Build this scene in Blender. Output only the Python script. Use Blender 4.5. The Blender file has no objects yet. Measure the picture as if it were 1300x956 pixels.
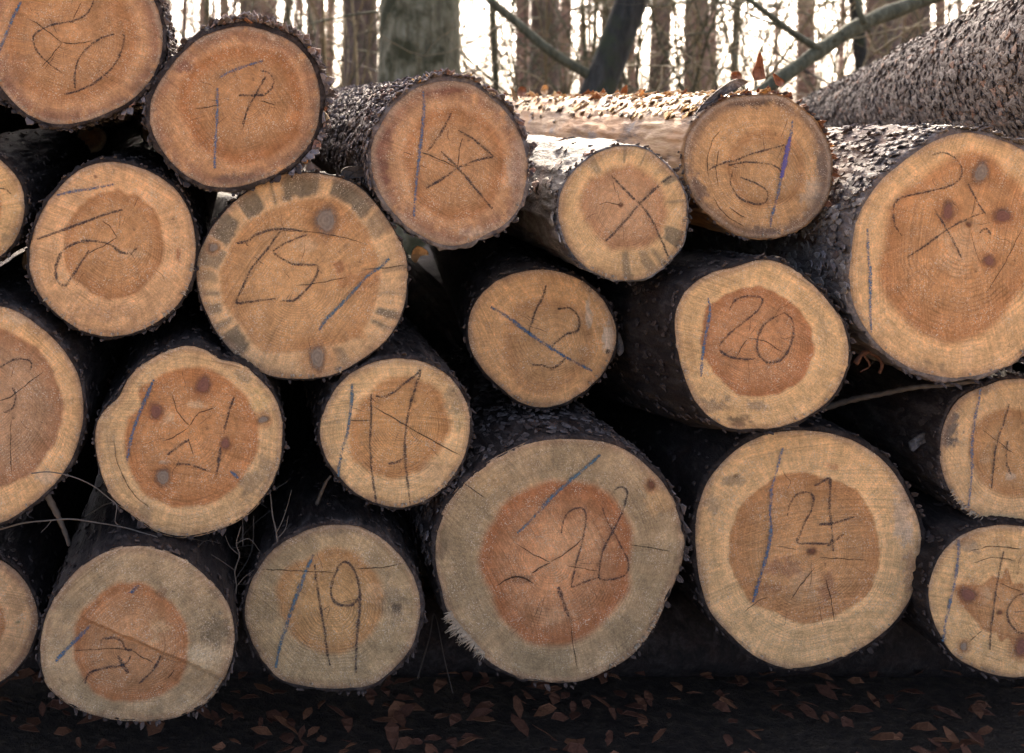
import bpy, math, random
import numpy as np
from mathutils import Vector

random.seed(7)
rng = np.random.default_rng(11)
R = math.radians
scene = bpy.context.scene
col = scene.collection

# ------------------------------------------------------------------ camera
F = 1600.0            # focal length in photo pixels
VX, VY = 300.0, 130.0  # where the level optical axis meets the photo
HC = 1.09             # camera height
cam_d = bpy.data.cameras.new('camera')
cam = bpy.data.objects.new('camera', cam_d)
col.objects.link(cam)
cam.location = (0, 0, HC)
cam.rotation_euler = (R(90), 0, 0)
cam_d.sensor_width = 36.0
cam_d.lens = 36.0 * F / 1300.0
cam_d.shift_x = (650 - VX) / 1300.0
cam_d.shift_y = -(478 - VY) / 1300.0
cam_d.clip_end = 600
cam_d.clip_start = 0.05
cam_d.dof.use_dof = True
cam_d.dof.focus_distance = 2.0
cam_d.dof.aperture_fstop = 6.5
scene.camera = cam

# ------------------------------------------------------------------ world and sun
SUN_EL, SUN_AZ = R(30), R(18)      # azimuth to the right of the view direction (+Y)
world = bpy.data.worlds.new('World')
scene.world = world
world.use_nodes = True
wn = world.node_tree.nodes
wl = world.node_tree.links
bg = wn['Background']
sky = wn.new('ShaderNodeTexSky')
sky.sky_type = 'NISHITA'
sky.sun_disc = False
sky.sun_elevation = SUN_EL
sky.sun_rotation = SUN_AZ
sky.air_density = 0.3
sky.dust_density = 6.0
sky.ozone_density = 0.0
wl.new(sky.outputs['Color'], bg.inputs['Color'])
bg.inputs['Strength'].default_value = 0.15
sun_d = bpy.data.lights.new('sun', 'SUN')
sun_d.energy = 3.0
sun_d.angle = R(0.5)
sun_d.color = (1.0, 0.88, 0.70)
sun = bpy.data.objects.new('sun', sun_d)
col.objects.link(sun)
to_sun = Vector((math.sin(SUN_AZ) * math.cos(SUN_EL), math.cos(SUN_AZ) * math.cos(SUN_EL), math.sin(SUN_EL)))
sun.rotation_euler = (-to_sun).to_track_quat('-Z', 'Y').to_euler()
sun.location = to_sun * 30

scene.view_settings.view_transform = 'Standard'
scene.view_settings.look = 'None'
scene.view_settings.gamma = 1.0
scene.view_settings.exposure = 2.95
scene.render.engine = 'CYCLES'
scene.cycles.use_denoising = True
scene.cycles.max_bounces = 3
scene.cycles.transparent_max_bounces = 6
scene.cycles.use_adaptive_sampling = True
scene.cycles.adaptive_threshold = 0.02

# ------------------------------------------------------------------ helpers
def px(x, y, d):
    """a point that stands d metres in front of the camera plane"""
    return np.array([(x - VX) * d / F, d, HC - (y - VY) * d / F])

def tag(o, label=None, cat=None, group=None, kind=None):
    if label: o['label'] = label
    if cat: o['category'] = cat
    if group: o['group'] = group
    if kind: o['kind'] = kind
    return o

def empty(name, loc):
    o = bpy.data.objects.new(name, None)
    o.location = loc
    o.empty_display_size = 0.05
    col.objects.link(o)
    return o

def mesh_obj(name, V, Fq, mat, parent=None, loc=None, smooth=True, attrs=None, uv=None):
    """V (n,3) world coordinates, Fq list of face arrays (each (m,k)); stored relative to loc"""
    V = np.asarray(V, dtype=np.float64)
    if parent is not None:
        p = parent
        off = Vector((0, 0, 0))
        while p is not None:
            off += p.location
            p = p.parent
        V = V - np.array(off)
    elif loc is not None:
        V = V - np.array(loc)
    if isinstance(Fq, np.ndarray): Fq = [Fq]
    Fq = [np.asarray(f, dtype=np.int32) for f in Fq if len(f)]
    me = bpy.data.meshes.new(name)
    me.vertices.add(len(V))
    me.vertices.foreach_set('co', V.astype(np.float32).ravel())
    nl = sum(f.size for f in Fq)
    nf = sum(len(f) for f in Fq)
    me.loops.add(nl)
    me.polygons.add(nf)
    me.loops.foreach_set('vertex_index', np.concatenate([f.ravel() for f in Fq]))
    sizes = np.concatenate([np.full(len(f), f.shape[1], dtype=np.int32) for f in Fq])
    starts = np.concatenate([[0], np.cumsum(sizes)[:-1]]).astype(np.int32)
    me.polygons.foreach_set('loop_start', starts)
    me.polygons.foreach_set('loop_total', sizes)
    me.polygons.foreach_set('use_smooth', np.full(nf, smooth, dtype=bool))
    for an, (typ, data) in (attrs or {}).items():
        a = me.attributes.new(an, typ, 'POINT')
        if typ == 'FLOAT_COLOR':
            c = np.ones((len(V), 4), dtype=np.float32); c[:, :3] = data
            a.data.foreach_set('color', c.ravel())
        else:
            a.data.foreach_set('value', np.asarray(data, dtype=np.float32))
    me.update(calc_edges=True)
    me.validate()
    if mat: me.materials.append(mat)
    o = bpy.data.objects.new(name, me)
    if parent is not None: o.parent = parent
    elif loc is not None: o.location = loc
    col.objects.link(o)
    return o

def grid_faces(nr, na, wrap=True):
    i = np.arange(nr - 1)[:, None]
    j = np.arange(na if wrap else na - 1)[None, :]
    j2 = (j + 1) % na
    return np.stack([i * na + j + 0 * i, i * na + j2, (i + 1) * na + j2, (i + 1) * na + j], -1).reshape(-1, 4)

_L = np.random.default_rng(5).random((64, 64, 64))
def vnoise(x, y, z):
    x = np.asarray(x, float); y = np.asarray(y, float) + 0 * x; z = np.asarray(z, float) + 0 * x
    xi = np.floor(x).astype(int); yi = np.floor(y).astype(int); zi = np.floor(z).astype(int)
    fx, fy, fz = x - xi, y - yi, z - zi
    fx = fx * fx * (3 - 2 * fx); fy = fy * fy * (3 - 2 * fy); fz = fz * fz * (3 - 2 * fz)
    r = 0
    for a in (0, 1):
        for b in (0, 1):
            for c in (0, 1):
                w = (fx if a else 1 - fx) * (fy if b else 1 - fy) * (fz if c else 1 - fz)
                r = r + w * _L[(xi + a) & 63, (yi + b) & 63, (zi + c) & 63]
    return r
def fbm(x, y, z, o=4):
    r, amp, t = 0, 1.0, 0.0
    for k in range(o):
        r = r + amp * vnoise(x * 2 ** k + 13 * k, y * 2 ** k + 7 * k, z * 2 ** k + 3 * k)
        t += amp; amp *= 0.5
    return r / t
def sstep(a, b, x):
    t = np.clip((x - a) / (b - a), 0, 1)
    return t * t * (3 - 2 * t)

def catmull(P, step):
    P = np.asarray(P, float)
    if len(P) == 2:
        n = max(2, int(np.linalg.norm(P[1] - P[0]) / step) + 1)
        t = np.linspace(0, 1, n)[:, None]
        return P[0] * (1 - t) + P[1] * t
    Q = np.vstack([2 * P[0] - P[1], P, 2 * P[-1] - P[-2]])
    out = []
    for i in range(1, len(Q) - 2):
        n = max(2, int(np.linalg.norm(Q[i + 1] - Q[i]) / step) + 1)
        t = np.linspace(0, 1, n, endpoint=False)[:, None]
        out.append(0.5 * (2 * Q[i] + (Q[i + 1] - Q[i - 1]) * t + (2 * Q[i - 1] - 5 * Q[i] + 4 * Q[i + 1] - Q[i + 2]) * t ** 2
                          + (3 * Q[i] - Q[i - 1] - 3 * Q[i + 1] + Q[i + 2]) * t ** 3))
    out.append(P[-1:])
    return np.vstack(out)

class Tubes:
    """collects tapered tubes into one mesh"""
    def __init__(s): s.V, s.F, s.T, s.n = [], [], [], 0
    def add(s, P, rad, sides=5):
        P = np.asarray(P, float); k = len(P)
        rad = np.broadcast_to(np.asarray(rad, float), (k,))
        T = np.gradient(P, axis=0)
        T /= np.linalg.norm(T, axis=1)[:, None] + 1e-9
        up = np.array([0.31, 0.17, 0.93]) if abs(T[0, 2]) < 0.9 else np.array([0.9, 0.3, 0.1])
        A = np.cross(T, up); A /= np.linalg.norm(A, axis=1)[:, None] + 1e-9
        B = np.cross(T, A)
        a = np.linspace(0, 2 * np.pi, sides, endpoint=False)
        ring = P[:, None, :] + rad[:, None, None] * (np.cos(a)[None, :, None] * A[:, None, :] + np.sin(a)[None, :, None] * B[:, None, :])
        s.V.append(ring.reshape(-1, 3))
        s.F.append(grid_faces(k, sides) + s.n)
        tip = s.n + (k - 1) * sides
        for base in (s.n, tip):
            for q in range(1, sides - 1):
                s.T.append((base, base + q, base + q + 1) if base == tip else (base, base + q + 1, base + q))
        s.n += k * sides
        return ring
    def build(s, name, mat, parent=None, loc=None, smooth=True):
        return mesh_obj(name, np.vstack(s.V), [np.vstack(s.F), np.array(s.T)], mat, parent, loc, smooth)

# ------------------------------------------------------------------ materials
def new_mat(name):
    m = bpy.data.materials.new(name)
    m.use_nodes = True
    nt = m.node_tree
    b = nt.nodes['Principled BSDF']
    b.inputs['Roughness'].default_value = 0.85
    b.inputs['Specular IOR Level'].default_value = 0.25
    return m, nt, b
class N:
    """tiny node-graph helper"""
    def __init__(s, nt): s.nt = nt
    def node(s, t, **kw):
        n = s.nt.nodes.new(t)
        for k, v in kw.items(): setattr(n, k, v)
        return n
    def link(s, a, b): s.nt.links.new(a, b)
    def val(s, inp, v):
        if hasattr(v, 'is_output') or isinstance(v, bpy.types.NodeSocket): s.link(v, inp)
        else: inp.default_value = v
    def math(s, op, a, b=0.0, c=0.0, clamp=False):
        n = s.node('ShaderNodeMath', operation=op, use_clamp=clamp)
        s.val(n.inputs[0], a); s.val(n.inputs[1], b)
        if len(n.inputs) > 2: s.val(n.inputs[2], c)
        return n.outputs[0]
    def noise(s, vec, scale, detail=4, rough=0.55, dist=0.0):
        n = s.node('ShaderNodeTexNoise')
        if vec is not None: s.link(vec, n.inputs['Vector'])
        n.inputs['Scale'].default_value = scale
        n.inputs['Detail'].default_value = detail
        n.inputs['Roughness'].default_value = rough
        n.inputs['Distortion'].default_value = dist
        return n.outputs['Fac']
    def ramp(s, fac, stops):
        n = s.node('ShaderNodeValToRGB')
        e = n.color_ramp.elements
        while len(e) < len(stops): e.new(0.5)
        for el, (p, c) in zip(e, stops):
            el.position = p
            el.color = (*c, 1) if len(c) == 3 else c
        s.link(fac, n.inputs[0])
        return n.outputs[0]
    def rng(s, v, a, b, c, d):
        n = s.node('ShaderNodeMapRange')
        s.val(n.inputs[0], v)
        for i, q in enumerate((a, b, c, d)): n.inputs[i + 1].default_value = q
        return n.outputs[0]
    def mix(s, fac, a, b, mode='MIX'):
        n = s.node('ShaderNodeMix', data_type='RGBA', blend_type=mode)
        s.val(n.inputs[0], fac); s.val(n.inputs[6], a if not isinstance(a, tuple) else (*a, 1)); s.val(n.inputs[7], b if not isinstance(b, tuple) else (*b, 1))
        return n.outputs[2]
    def obj(s): return s.node('ShaderNodeTexCoord').outputs['Object']
    def mapping(s, vec, scale):
        n = s.node('ShaderNodeMapping')
        s.link(vec, n.inputs['Vector']); n.inputs['Scale'].default_value = scale
        return n.outputs[0]
    def attr(s, name): return s.node('ShaderNodeAttribute', attribute_name=name)
    def bump(s, h, strength, dist, bsdf):
        n = s.node('ShaderNodeBump')
        n.inputs['Strength'].default_value = strength
        n.inputs['Distance'].default_value = dist
        s.link(h, n.inputs['Height']); s.link(n.outputs[0], bsdf.inputs['Normal'])
    def grey(s, v):
        n = s.node('ShaderNodeCombineColor')
        for i in range(3): s.link(v, n.inputs[i])
        return n.outputs[0]

def face_material():
    m, nt, b = new_mat('sawn_wood')
    g = N(nt)
    co = g.obj()
    ring = g.attr('ring').outputs['Fac']
    amp = g.attr('ringamp').outputs['Fac']
    saw = g.attr('saw').outputs['Fac']
    wood = g.attr('wood').outputs['Color']
    wob = g.noise(co, 18, 3)
    rv0 = g.node('ShaderNodeCombineXYZ')
    g.link(g.math('MULTIPLY', g.attr('rs').outputs['Fac'], 7.0), rv0.inputs[0])
    s = g.math('SINE', g.math('ADD', ring, g.math('ADD', g.math('ADD', g.math('MULTIPLY', wob, 7.0), g.math('MULTIPLY', g.noise(rv0.outputs[0], 1.0, 2), 16.0)), g.math('MULTIPLY', g.noise(co, 60, 2), 4.5))))
    s = g.math('POWER', g.math('MULTIPLY_ADD', s, 0.5, 0.5), 3.2)
    patch = g.rng(g.noise(co, 20, 3), 0.42, 0.66, 0.08, 1.0)
    rl = g.math('MULTIPLY', g.math('MULTIPLY', s, amp), patch)
    blotch = g.rng(g.noise(co, 24, 3, 0.6), 0.3, 0.7, 0.82, 1.16)
    cmb = g.node('ShaderNodeCombineXYZ')
    g.link(saw, cmb.inputs[0])
    sn = g.noise(cmb.outputs[0], 1.0, 3, 0.7)
    sawp = g.rng(g.noise(co, 9, 2), 0.42, 0.62, 0.15, 1.0)
    sawl = g.math('MULTIPLY_ADD', g.math('MULTIPLY', g.rng(sn, 0.3, 0.7, -0.38, 0.30), sawp), 1.0, 1.0)
    dv = g.node('ShaderNodeCombineXYZ')
    rs = g.attr('rs').outputs['Fac']
    g.link(g.math('MULTIPLY', g.attr('dirx').outputs['Fac'], 30.0), dv.inputs[0]); g.link(g.math('MULTIPLY', g.attr('diry').outputs['Fac'], 30.0), dv.inputs[1]); g.link(g.math('MULTIPLY', rs, 2.5), dv.inputs[2])
    radial = g.rng(g.noise(dv.outputs[0], 1.0, 3, 0.7), 0.3, 0.7, 0.87, 1.13)
    rv = g.node('ShaderNodeCombineXYZ')
    g.link(g.math('ADD', g.math('MULTIPLY', rs, 20.0), g.math('MULTIPLY', wob, 1.2)), rv.inputs[0])
    bands = g.rng(g.noise(rv.outputs[0], 1.0, 4, 0.75), 0.3, 0.7, 0.84, 1.14)
    gv = g.node('ShaderNodeCombineXYZ')
    g.link(g.math('MULTIPLY', g.attr('dirx').outputs['Fac'], 42.0), gv.inputs[0]); g.link(g.math('MULTIPLY', g.attr('diry').outputs['Fac'], 42.0), gv.inputs[1]); g.link(g.math('MULTIPLY', rs, 95.0), gv.inputs[2])
    gn = g.noise(gv.outputs[0], 1.0, 2, 0.7)
    fn = g.noise(co, 420, 3, 0.85)
    fine = g.math('MULTIPLY', g.rng(gn, 0.3, 0.7, 0.84, 1.16), g.rng(fn, 0.3, 0.7, 0.80, 1.20))
    blotch = g.math('MULTIPLY', blotch, g.rng(g.noise(co, 95, 2, 0.6), 0.3, 0.7, 0.91, 1.09))
    blotch = g.math('MULTIPLY', blotch, g.math('MULTIPLY', radial, bands))
    k = g.math('MULTIPLY', g.math('MULTIPLY', blotch, fine), g.math('MULTIPLY', sawl, g.math('SUBTRACT', 1.0, g.math('MULTIPLY', rl, 0.42))))
    c = g.mix(1.0, wood, g.grey(k), 'MULTIPLY')
    spk = g.rng(g.noise(co, 520, 1, 0.6), 0.61, 0.66, 0.0, 0.9)
    zone = g.rng(g.noise(co, 26, 3), 0.40, 0.58, 0.0, 1.0)
    c = g.mix(g.math('MULTIPLY', spk, zone), c, (0.68, 0.54, 0.36))
    dk = g.rng(g.noise(co, 150, 4, 0.7), 0.58, 0.72, 0.0, 0.7)
    zone2 = g.rng(g.noise(g.mapping(co, (1.3, 1, 0.8)), 17, 2), 0.48, 0.66, 0.0, 1.0)
    c = g.mix(g.math('MULTIPLY', dk, zone2), c, (0.10, 0.06, 0.035))
    g.link(c, b.inputs['Base Color'])
    h = g.math('ADD', g.math('MULTIPLY', fn, 0.8), g.math('ADD', g.math('MULTIPLY', sn, 0.6), g.math('MULTIPLY', gn, 0.4)))
    g.bump(h, 0.9, 0.0032, b)
    b.inputs['Roughness'].default_value = 0.9
    return m

def bark_material(name, dark, mid, pale, sc=1.0, moss=None):
    m, nt, b = new_mat(name)
    g = N(nt)
    co = g.obj()
    st = g.mapping(co, (1, 0.35, 1))
    n1 = g.noise(st, 38 * sc, 6, 0.65, 0.6)
    n2 = g.noise(st, 150 * sc, 4, 0.7)
    f = g.math('ADD', g.math('MULTIPLY', n1, 0.65), g.math('MULTIPLY', n2, 0.35))
    c = g.ramp(f, [(0.34, dark), (0.5, mid), (0.66, pale)])
    red = g.rng(g.noise(co, 14 * sc, 3), 0.5, 0.7, 0, 0.5)
    c = g.mix(red, c, g.mix(1.0, c, (1.25, 0.82, 0.62), 'MULTIPLY'))
    if moss:
        mm = g.rng(g.noise(co, moss[0], 5, 0.6), moss[1], moss[1] + 0.1, 0, 0.85)
        c = g.mix(mm, c, moss[2])
    g.link(c, b.inputs['Base Color'])
    g.bump(f, 1.0, 0.012 / sc, b)
    return m

def upright_bark(name, dark, mid, pale, moss=None, k=1.0):
    m, nt, b = new_mat(name)
    g = N(nt)
    co = g.obj()
    st = g.mapping(co, (1, 1, 0.22))
    n1 = g.noise(st, 22 * k, 5, 0.65, 0.5)
    n2 = g.noise(st, 90 * k, 3, 0.6)
    f = g.math('ADD', g.math('MULTIPLY', n1, 0.7), g.math('MULTIPLY', n2, 0.3))
    c = g.ramp(f, [(0.34, dark), (0.5, mid), (0.66, pale)])
    if moss:
        mm = g.rng(g.noise(co, moss[0], 5, 0.65), moss[1], moss[1] + 0.12, 0, 0.9)
        c = g.mix(mm, c, moss[2])
    g.link(c, b.inputs['Base Color'])
    g.bump(f, 1.0, 0.02, b)
    return m

def flake_material(name, stops, rough=0.8):
    m, nt, b = new_mat(name)
    g = N(nt)
    t = g.attr('tone').outputs['Fac']
    c = g.ramp(t, stops)
    n = g.noise(g.obj(), 260, 4, 0.65)
    c = g.mix(1.0, c, g.grey(g.rng(n, 0.25, 0.75, 0.6, 1.35)), 'MULTIPLY')
    g.link(c, b.inputs['Base Color'])
    b.inputs['Roughness'].default_value = rough
    g.bump(n, 0.6, 0.002, b)
    return m

def crayon_material(name, c, lo):
    m, nt, b = new_mat(name)
    g = N(nt)
    co = g.obj()
    b.inputs['Base Color'].default_value = (*c, 1)
    a = g.math('ADD', g.math('MULTIPLY', g.noise(co, 420, 3, 0.7), 0.7), g.math('MULTIPLY', g.noise(co, 60, 2), 0.3))
    edge = g.attr('edge').outputs['Fac']
    a = g.rng(g.math('SUBTRACT', a, g.math('MULTIPLY', edge, 0.16)), lo, lo + 0.16, 0.0, 0.82)
    g.link(a, b.inputs['Alpha'])
    return m

def plain(name, c, scale=80, var=0.35, rough=0.85, bump=0.003):
    m, nt, b = new_mat(name)
    g = N(nt)
    n = g.noise(g.obj(), scale, 5, 0.6)
    cc = g.mix(1.0, c, g.grey(g.rng(n, 0.25, 0.75, 1 - var, 1 + var)), 'MULTIPLY')
    g.link(cc, b.inputs['Base Color'])
    b.inputs['Roughness'].default_value = rough
    g.bump(n, 0.7, bump, b)
    return m

def knot_material(name, inner, outer):
    m, nt, b = new_mat(name)
    g = N(nt)
    rad = g.attr('rad').outputs['Fac']
    co = g.obj()
    n = g.noise(co, 240, 4, 0.65)
    t = g.math('ADD', rad, g.math('MULTIPLY_ADD', n, 0.5, -0.25))
    c = g.ramp(t, [(0.0, inner), (0.62, inner), (0.86, outer), (1.0, outer)])
    rings = g.math('SINE', g.math('ADD', g.math('MULTIPLY', rad, 22), g.math('MULTIPLY', n, 6)))
    k = g.math('ADD', g.rng(n, 0.25, 0.75, 0.72, 1.25), g.math('MULTIPLY', rings, 0.14))
    c = g.mix(1.0, c, g.grey(k), 'MULTIPLY')
    g.link(c, b.inputs['Base Color'])
    edge = g.rng(t, 0.45, 1.08, 0.80, 0.0)
    g.link(edge, b.inputs['Alpha'])
    g.bump(n, 0.7, 0.002, b)
    return m

def peeled_material():
    m, nt, b = new_mat('peeled_trunk')
    g = N(nt)
    co = g.obj()
    st = g.mapping(co, (1.0, 0.16, 1.0))
    n1 = g.noise(st, 26, 5, 0.6, 0.4)
    n2 = g.noise(st, 110, 4, 0.65)
    f = g.math('ADD', g.math('MULTIPLY', n1, 0.6), g.math('MULTIPLY', n2, 0.4))
    c = g.ramp(f, [(0.40, (0.05, 0.024, 0.011)), (0.46, (0.16, 0.082, 0.034)), (0.54, (0.25, 0.148, 0.068)), (0.62, (0.34, 0.225, 0.115))])
    org = g.rng(g.noise(g.mapping(co, (1, 0.4, 1)), 12, 4, 0.6), 0.44, 0.62, 0, 0.8)
    c = g.mix(org, c, (0.33, 0.165, 0.06))
    gr = g.rng(g.noise(g.mapping(co, (1, 0.3, 1)), 16, 4, 0.6, 0.5), 0.58, 0.66, 0, 0.8)
    c = g.mix(gr, c, (0.10, 0.085, 0.08))
    g.link(c, b.inputs['Base Color'])
    g.bump(f, 0.8, 0.006, b)
    b.inputs['Roughness'].default_value = 0.7
    return m

M = {}
M['face'] = face_material()
M['bark'] = bark_material('grey_brown_bark', (0.010, 0.007, 0.005), (0.036, 0.026, 0.020), (0.10, 0.08, 0.066))
M['bark_dark'] = bark_material('dark_smooth_bark', (0.007, 0.005, 0.004), (0.022, 0.0155, 0.0115), (0.055, 0.043, 0.034))
M['bark_pale'] = bark_material('pale_scaly_bark', (0.04, 0.033, 0.028), (0.13, 0.115, 0.10), (0.28, 0.26, 0.235))
M['bark_grey'] = bark_material('grey_scaly_bark', (0.06, 0.046, 0.036), (0.14, 0.115, 0.095), (0.26, 0.225, 0.19))
M['peeled'] = peeled_material()
M['flake'] = flake_material('bark_flake', [(0.0, (0.04, 0.029, 0.023)), (0.35, (0.10, 0.075, 0.06)), (0.6, (0.18, 0.15, 0.13)), (0.8, (0.25, 0.215, 0.195)), (0.93, (0.20, 0.10, 0.06)), (1.0, (0.34, 0.30, 0.27))])
M['flake_grey'] = flake_material('grey_bark_flake', [(0.0, (0.075, 0.057, 0.042)), (0.3, (0.145, 0.118, 0.092)), (0.6, (0.22, 0.19, 0.155)), (0.8, (0.30, 0.27, 0.225)), (0.93, (0.24, 0.13, 0.085)), (1.0, (0.42, 0.36, 0.30))])
M['flake_brown'] = flake_material('brown_grey_bark_flake', [(0.0, (0.05, 0.036, 0.027)), (0.35, (0.10, 0.077, 0.058)), (0.65, (0.155, 0.128, 0.10)), (0.88, (0.21, 0.18, 0.145)), (0.95, (0.18, 0.085, 0.045)), (1.0, (0.30, 0.24, 0.18))])
M['flake_shred'] = flake_material('inner_bark_shred', [(0.0, (0.09, 0.035, 0.018)), (0.4, (0.26, 0.11, 0.045)), (0.65, (0.50, 0.27, 0.08)), (0.85, (0.60, 0.45, 0.26)), (1.0, (0.66, 0.58, 0.46))])
M['charcoal'] = crayon_material('charcoal_crayon', (0.04, 0.034, 0.036), 0.385)
M['blue'] = crayon_material('blue_crayon', (0.05, 0.115, 0.175), 0.375)
M['greyblue'] = crayon_material('grey_blue_crayon', (0.085, 0.12, 0.165), 0.38)
M['violet'] = crayon_material('violet_crayon', (0.10, 0.085, 0.23), 0.33)
M['teal'] = crayon_material('teal_crayon', (0.06, 0.125, 0.155), 0.37)
M['crack'] = crayon_material('open_crack', (0.055, 0.028, 0.016), 0.30)
M['check'] = crayon_material('hairline_check', (0.13, 0.07, 0.04), 0.36)
M['knot_grey'] = knot_material('grey_knot', (0.25, 0.19, 0.13), (0.17, 0.085, 0.05))
M['knot_purple'] = knot_material('purple_brown_knot', (0.21, 0.092, 0.06), (0.25, 0.105, 0.055))
M['knot_small'] = knot_material('small_brown_knot', (0.17, 0.07, 0.035), (0.27, 0.13, 0.06))
M['fibre'] = plain('pale_wood_fibre', (0.40, 0.31, 0.20), 300, 0.35)
M['rear'] = plain('rear_sawn_wood', (0.40, 0.27, 0.14), 60, 0.25)
M['pine'] = upright_bark('pine_trunk_bark', (0.055, 0.038, 0.029), (0.14, 0.10, 0.075), (0.24, 0.175, 0.135))
M['pine_far'] = upright_bark('far_pine_bark', (0.10, 0.062, 0.046), (0.22, 0.145, 0.105), (0.32, 0.23, 0.17))
M['mossy'] = upright_bark('mossy_grey_bark', (0.055, 0.048, 0.028), (0.15, 0.135, 0.075), (0.27, 0.25, 0.16), (4.0, 0.48, (0.034, 0.034, 0.011)))
M['leaning'] = upright_bark('dark_leaning_bark', (0.014, 0.013, 0.010), (0.032, 0.030, 0.022), (0.06, 0.056, 0.042), (5, 0.5, (0.035, 0.04, 0.018)))
M['green_stem'] = upright_bark('algae_green_bark', (0.04, 0.038, 0.02), (0.085, 0.082, 0.045), (0.15, 0.145, 0.09), None, 2.0)
M['twig'] = plain('twig_bark', (0.21, 0.165, 0.09), 40, 0.4)
M['twig_dark'] = plain('dark_twig_bark', (0.07, 0.055, 0.042), 60, 0.4)
M['stick_grey'] = plain('weathered_stick', (0.12, 0.095, 0.07), 60, 0.4)
M['curl'] = plain('red_brown_bark_curl', (0.10, 0.045, 0.025), 120, 0.4)
M['leaf'] = plain('dry_brown_leaf', (0.23, 0.085, 0.035), 90, 0.4, 0.6)
M['leaf_pale'] = plain('dry_tan_leaf', (0.42, 0.25, 0.11), 90, 0.35, 0.6)

# ------------------------------------------------------------------ ground
def ground():
    m, nt, b = new_mat('forest_floor')
    g = N(nt); co = g.obj()
    n1 = g.noise(co, 1.2, 6, 0.65); n2 = g.noise(co, 40, 5, 0.7)
    f = g.math('ADD', g.math('MULTIPLY', n1, 0.45), g.math('MULTIPLY', n2, 0.55))
    c = g.ramp(f, [(0.36, (0.014, 0.0095, 0.006)), (0.5, (0.042, 0.029, 0.018)), (0.64, (0.09, 0.062, 0.036))])
    g.link(c, b.inputs['Base Color'])
    g.bump(f, 1.0, 0.05, b)
    xs = np.concatenate([-np.geomspace(250, 6, 24), np.linspace(-5.5, 7.5, 90), np.geomspace(8, 250, 24)])
    ys = np.concatenate([-np.geomspace(250, 4, 20), np.linspace(-3.5, 8.5, 90), np.geomspace(9, 300, 30)])
    X, Y = np.meshgrid(xs, ys)
    far = sstep(6, 14, np.hypot(X - 1, Y - 3))
    Z = (fbm(X * 0.9 + 30, Y * 0.9 + 30, 0 * X + 2.5, 4) - 0.5) * (0.05 + 0.5 * far) - 0.01 - 0.25 * far
    V = np.stack([X, Y, Z], -1).reshape(-1, 3)
    o = mesh_obj('ground', V, grid_faces(len(ys), len(xs), False), m, None, (0, 0, 0))
    tag(o, 'dark brown forest floor of leaf litter and soil', kind='structure')
    return o
ground()
def track():  # unseen pale strip added to bounce warm light onto the log faces
    m, nt, b = new_mat('bounce_track_sand')
    g = N(nt); co = g.obj()
    n1 = g.noise(co, 2.0, 6, 0.65); n2 = g.noise(co, 70, 5, 0.7)
    f = g.math('ADD', g.math('MULTIPLY', n1, 0.5), g.math('MULTIPLY', n2, 0.5))
    c = g.ramp(f, [(0.36, (0.20, 0.13, 0.07)), (0.5, (0.38, 0.27, 0.16)), (0.64, (0.50, 0.38, 0.25))])
    g.link(c, b.inputs['Base Color'])
    g.bump(f, 1.0, 0.02, b)
    xs = np.linspace(-40, 40, 240); ys = np.linspace(-5.0, 1.75, 56)
    X, Y = np.meshgrid(xs, ys)
    t = (Y + 5.0) / 6.75
    Z = 0.03 + 0.05 * np.sin(np.pi * t) * (0.7 + 0.3 * np.cos(4 * np.pi * t)) + 0.03 * (fbm(X * 1.2 + 9, Y * 1.2 + 9, 0 * X, 4) - 0.5)
    edge_ = np.minimum(t, 1 - t)
    Z -= 0.12 * (1 - sstep(0, 0.06, edge_))
    Z -= 0.25 * sstep(6, 14, np.hypot(X - 1, Y - 3)) * 0.9
    Y = Y + 0.12 * (fbm(X * 0.5 + 3, 0 * X, 0 * X, 3) - 0.5) * 2
    o = mesh_obj('bounce_track', np.stack([X, Y, Z], -1).reshape(-1, 3), grid_faces(56, 240, False), m, None, (0, 0, 0))
    tag(o, 'added unseen pale sandy track bouncing warm light onto the log faces', kind='structure')
track()

# ------------------------------------------------------------------ logs
SAP, HEART, STAIN = np.array([0.52, 0.375, 0.205]), np.array([0.43, 0.235, 0.105]), np.array([0.235, 0.20, 0.13])
def polar(points, c):
    """periodic smooth radius function about c through traced outline points"""
    P = np.asarray(points, float) - np.asarray(c)
    a = np.arctan2(P[:, 1], P[:, 0]); r = np.hypot(P[:, 0], P[:, 1])
    o = np.argsort(a); a, r = a[o], r[o]
    A = np.concatenate([a[-3:] - 2 * np.pi, a, a[:3] + 2 * np.pi]); Rr = np.concatenate([r[-3:], r, r[:3]])
    mslope = np.gradient(Rr, A)
    def f(t):
        t = (np.asarray(t) + np.pi) % (2 * np.pi) - np.pi
        i = np.clip(np.searchsorted(A, t) - 1, 0, len(A) - 2)
        h = A[i + 1] - A[i] + 1e-9; s = (t - A[i]) / h
        return ((1 + 2 * s) * (1 - s) ** 2 * Rr[i] + s * (1 - s) ** 2 * h * mslope[i] + s * s * (3 - 2 * s) * Rr[i + 1] + s * s * (s - 1) * h * mslope[i + 1])
    return f

def circ(cx, cy, r, n=16, w=0.03, seed=0):
    q = np.random.default_rng(seed + 100)
    return [(cx + r * (1 + w * q.uniform(-1, 1)) * math.cos(t), cy + r * (1 + w * q.uniform(-1, 1)) * math.sin(t)) for t in np.linspace(0, 2 * math.pi, n, endpoint=False)]

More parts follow.
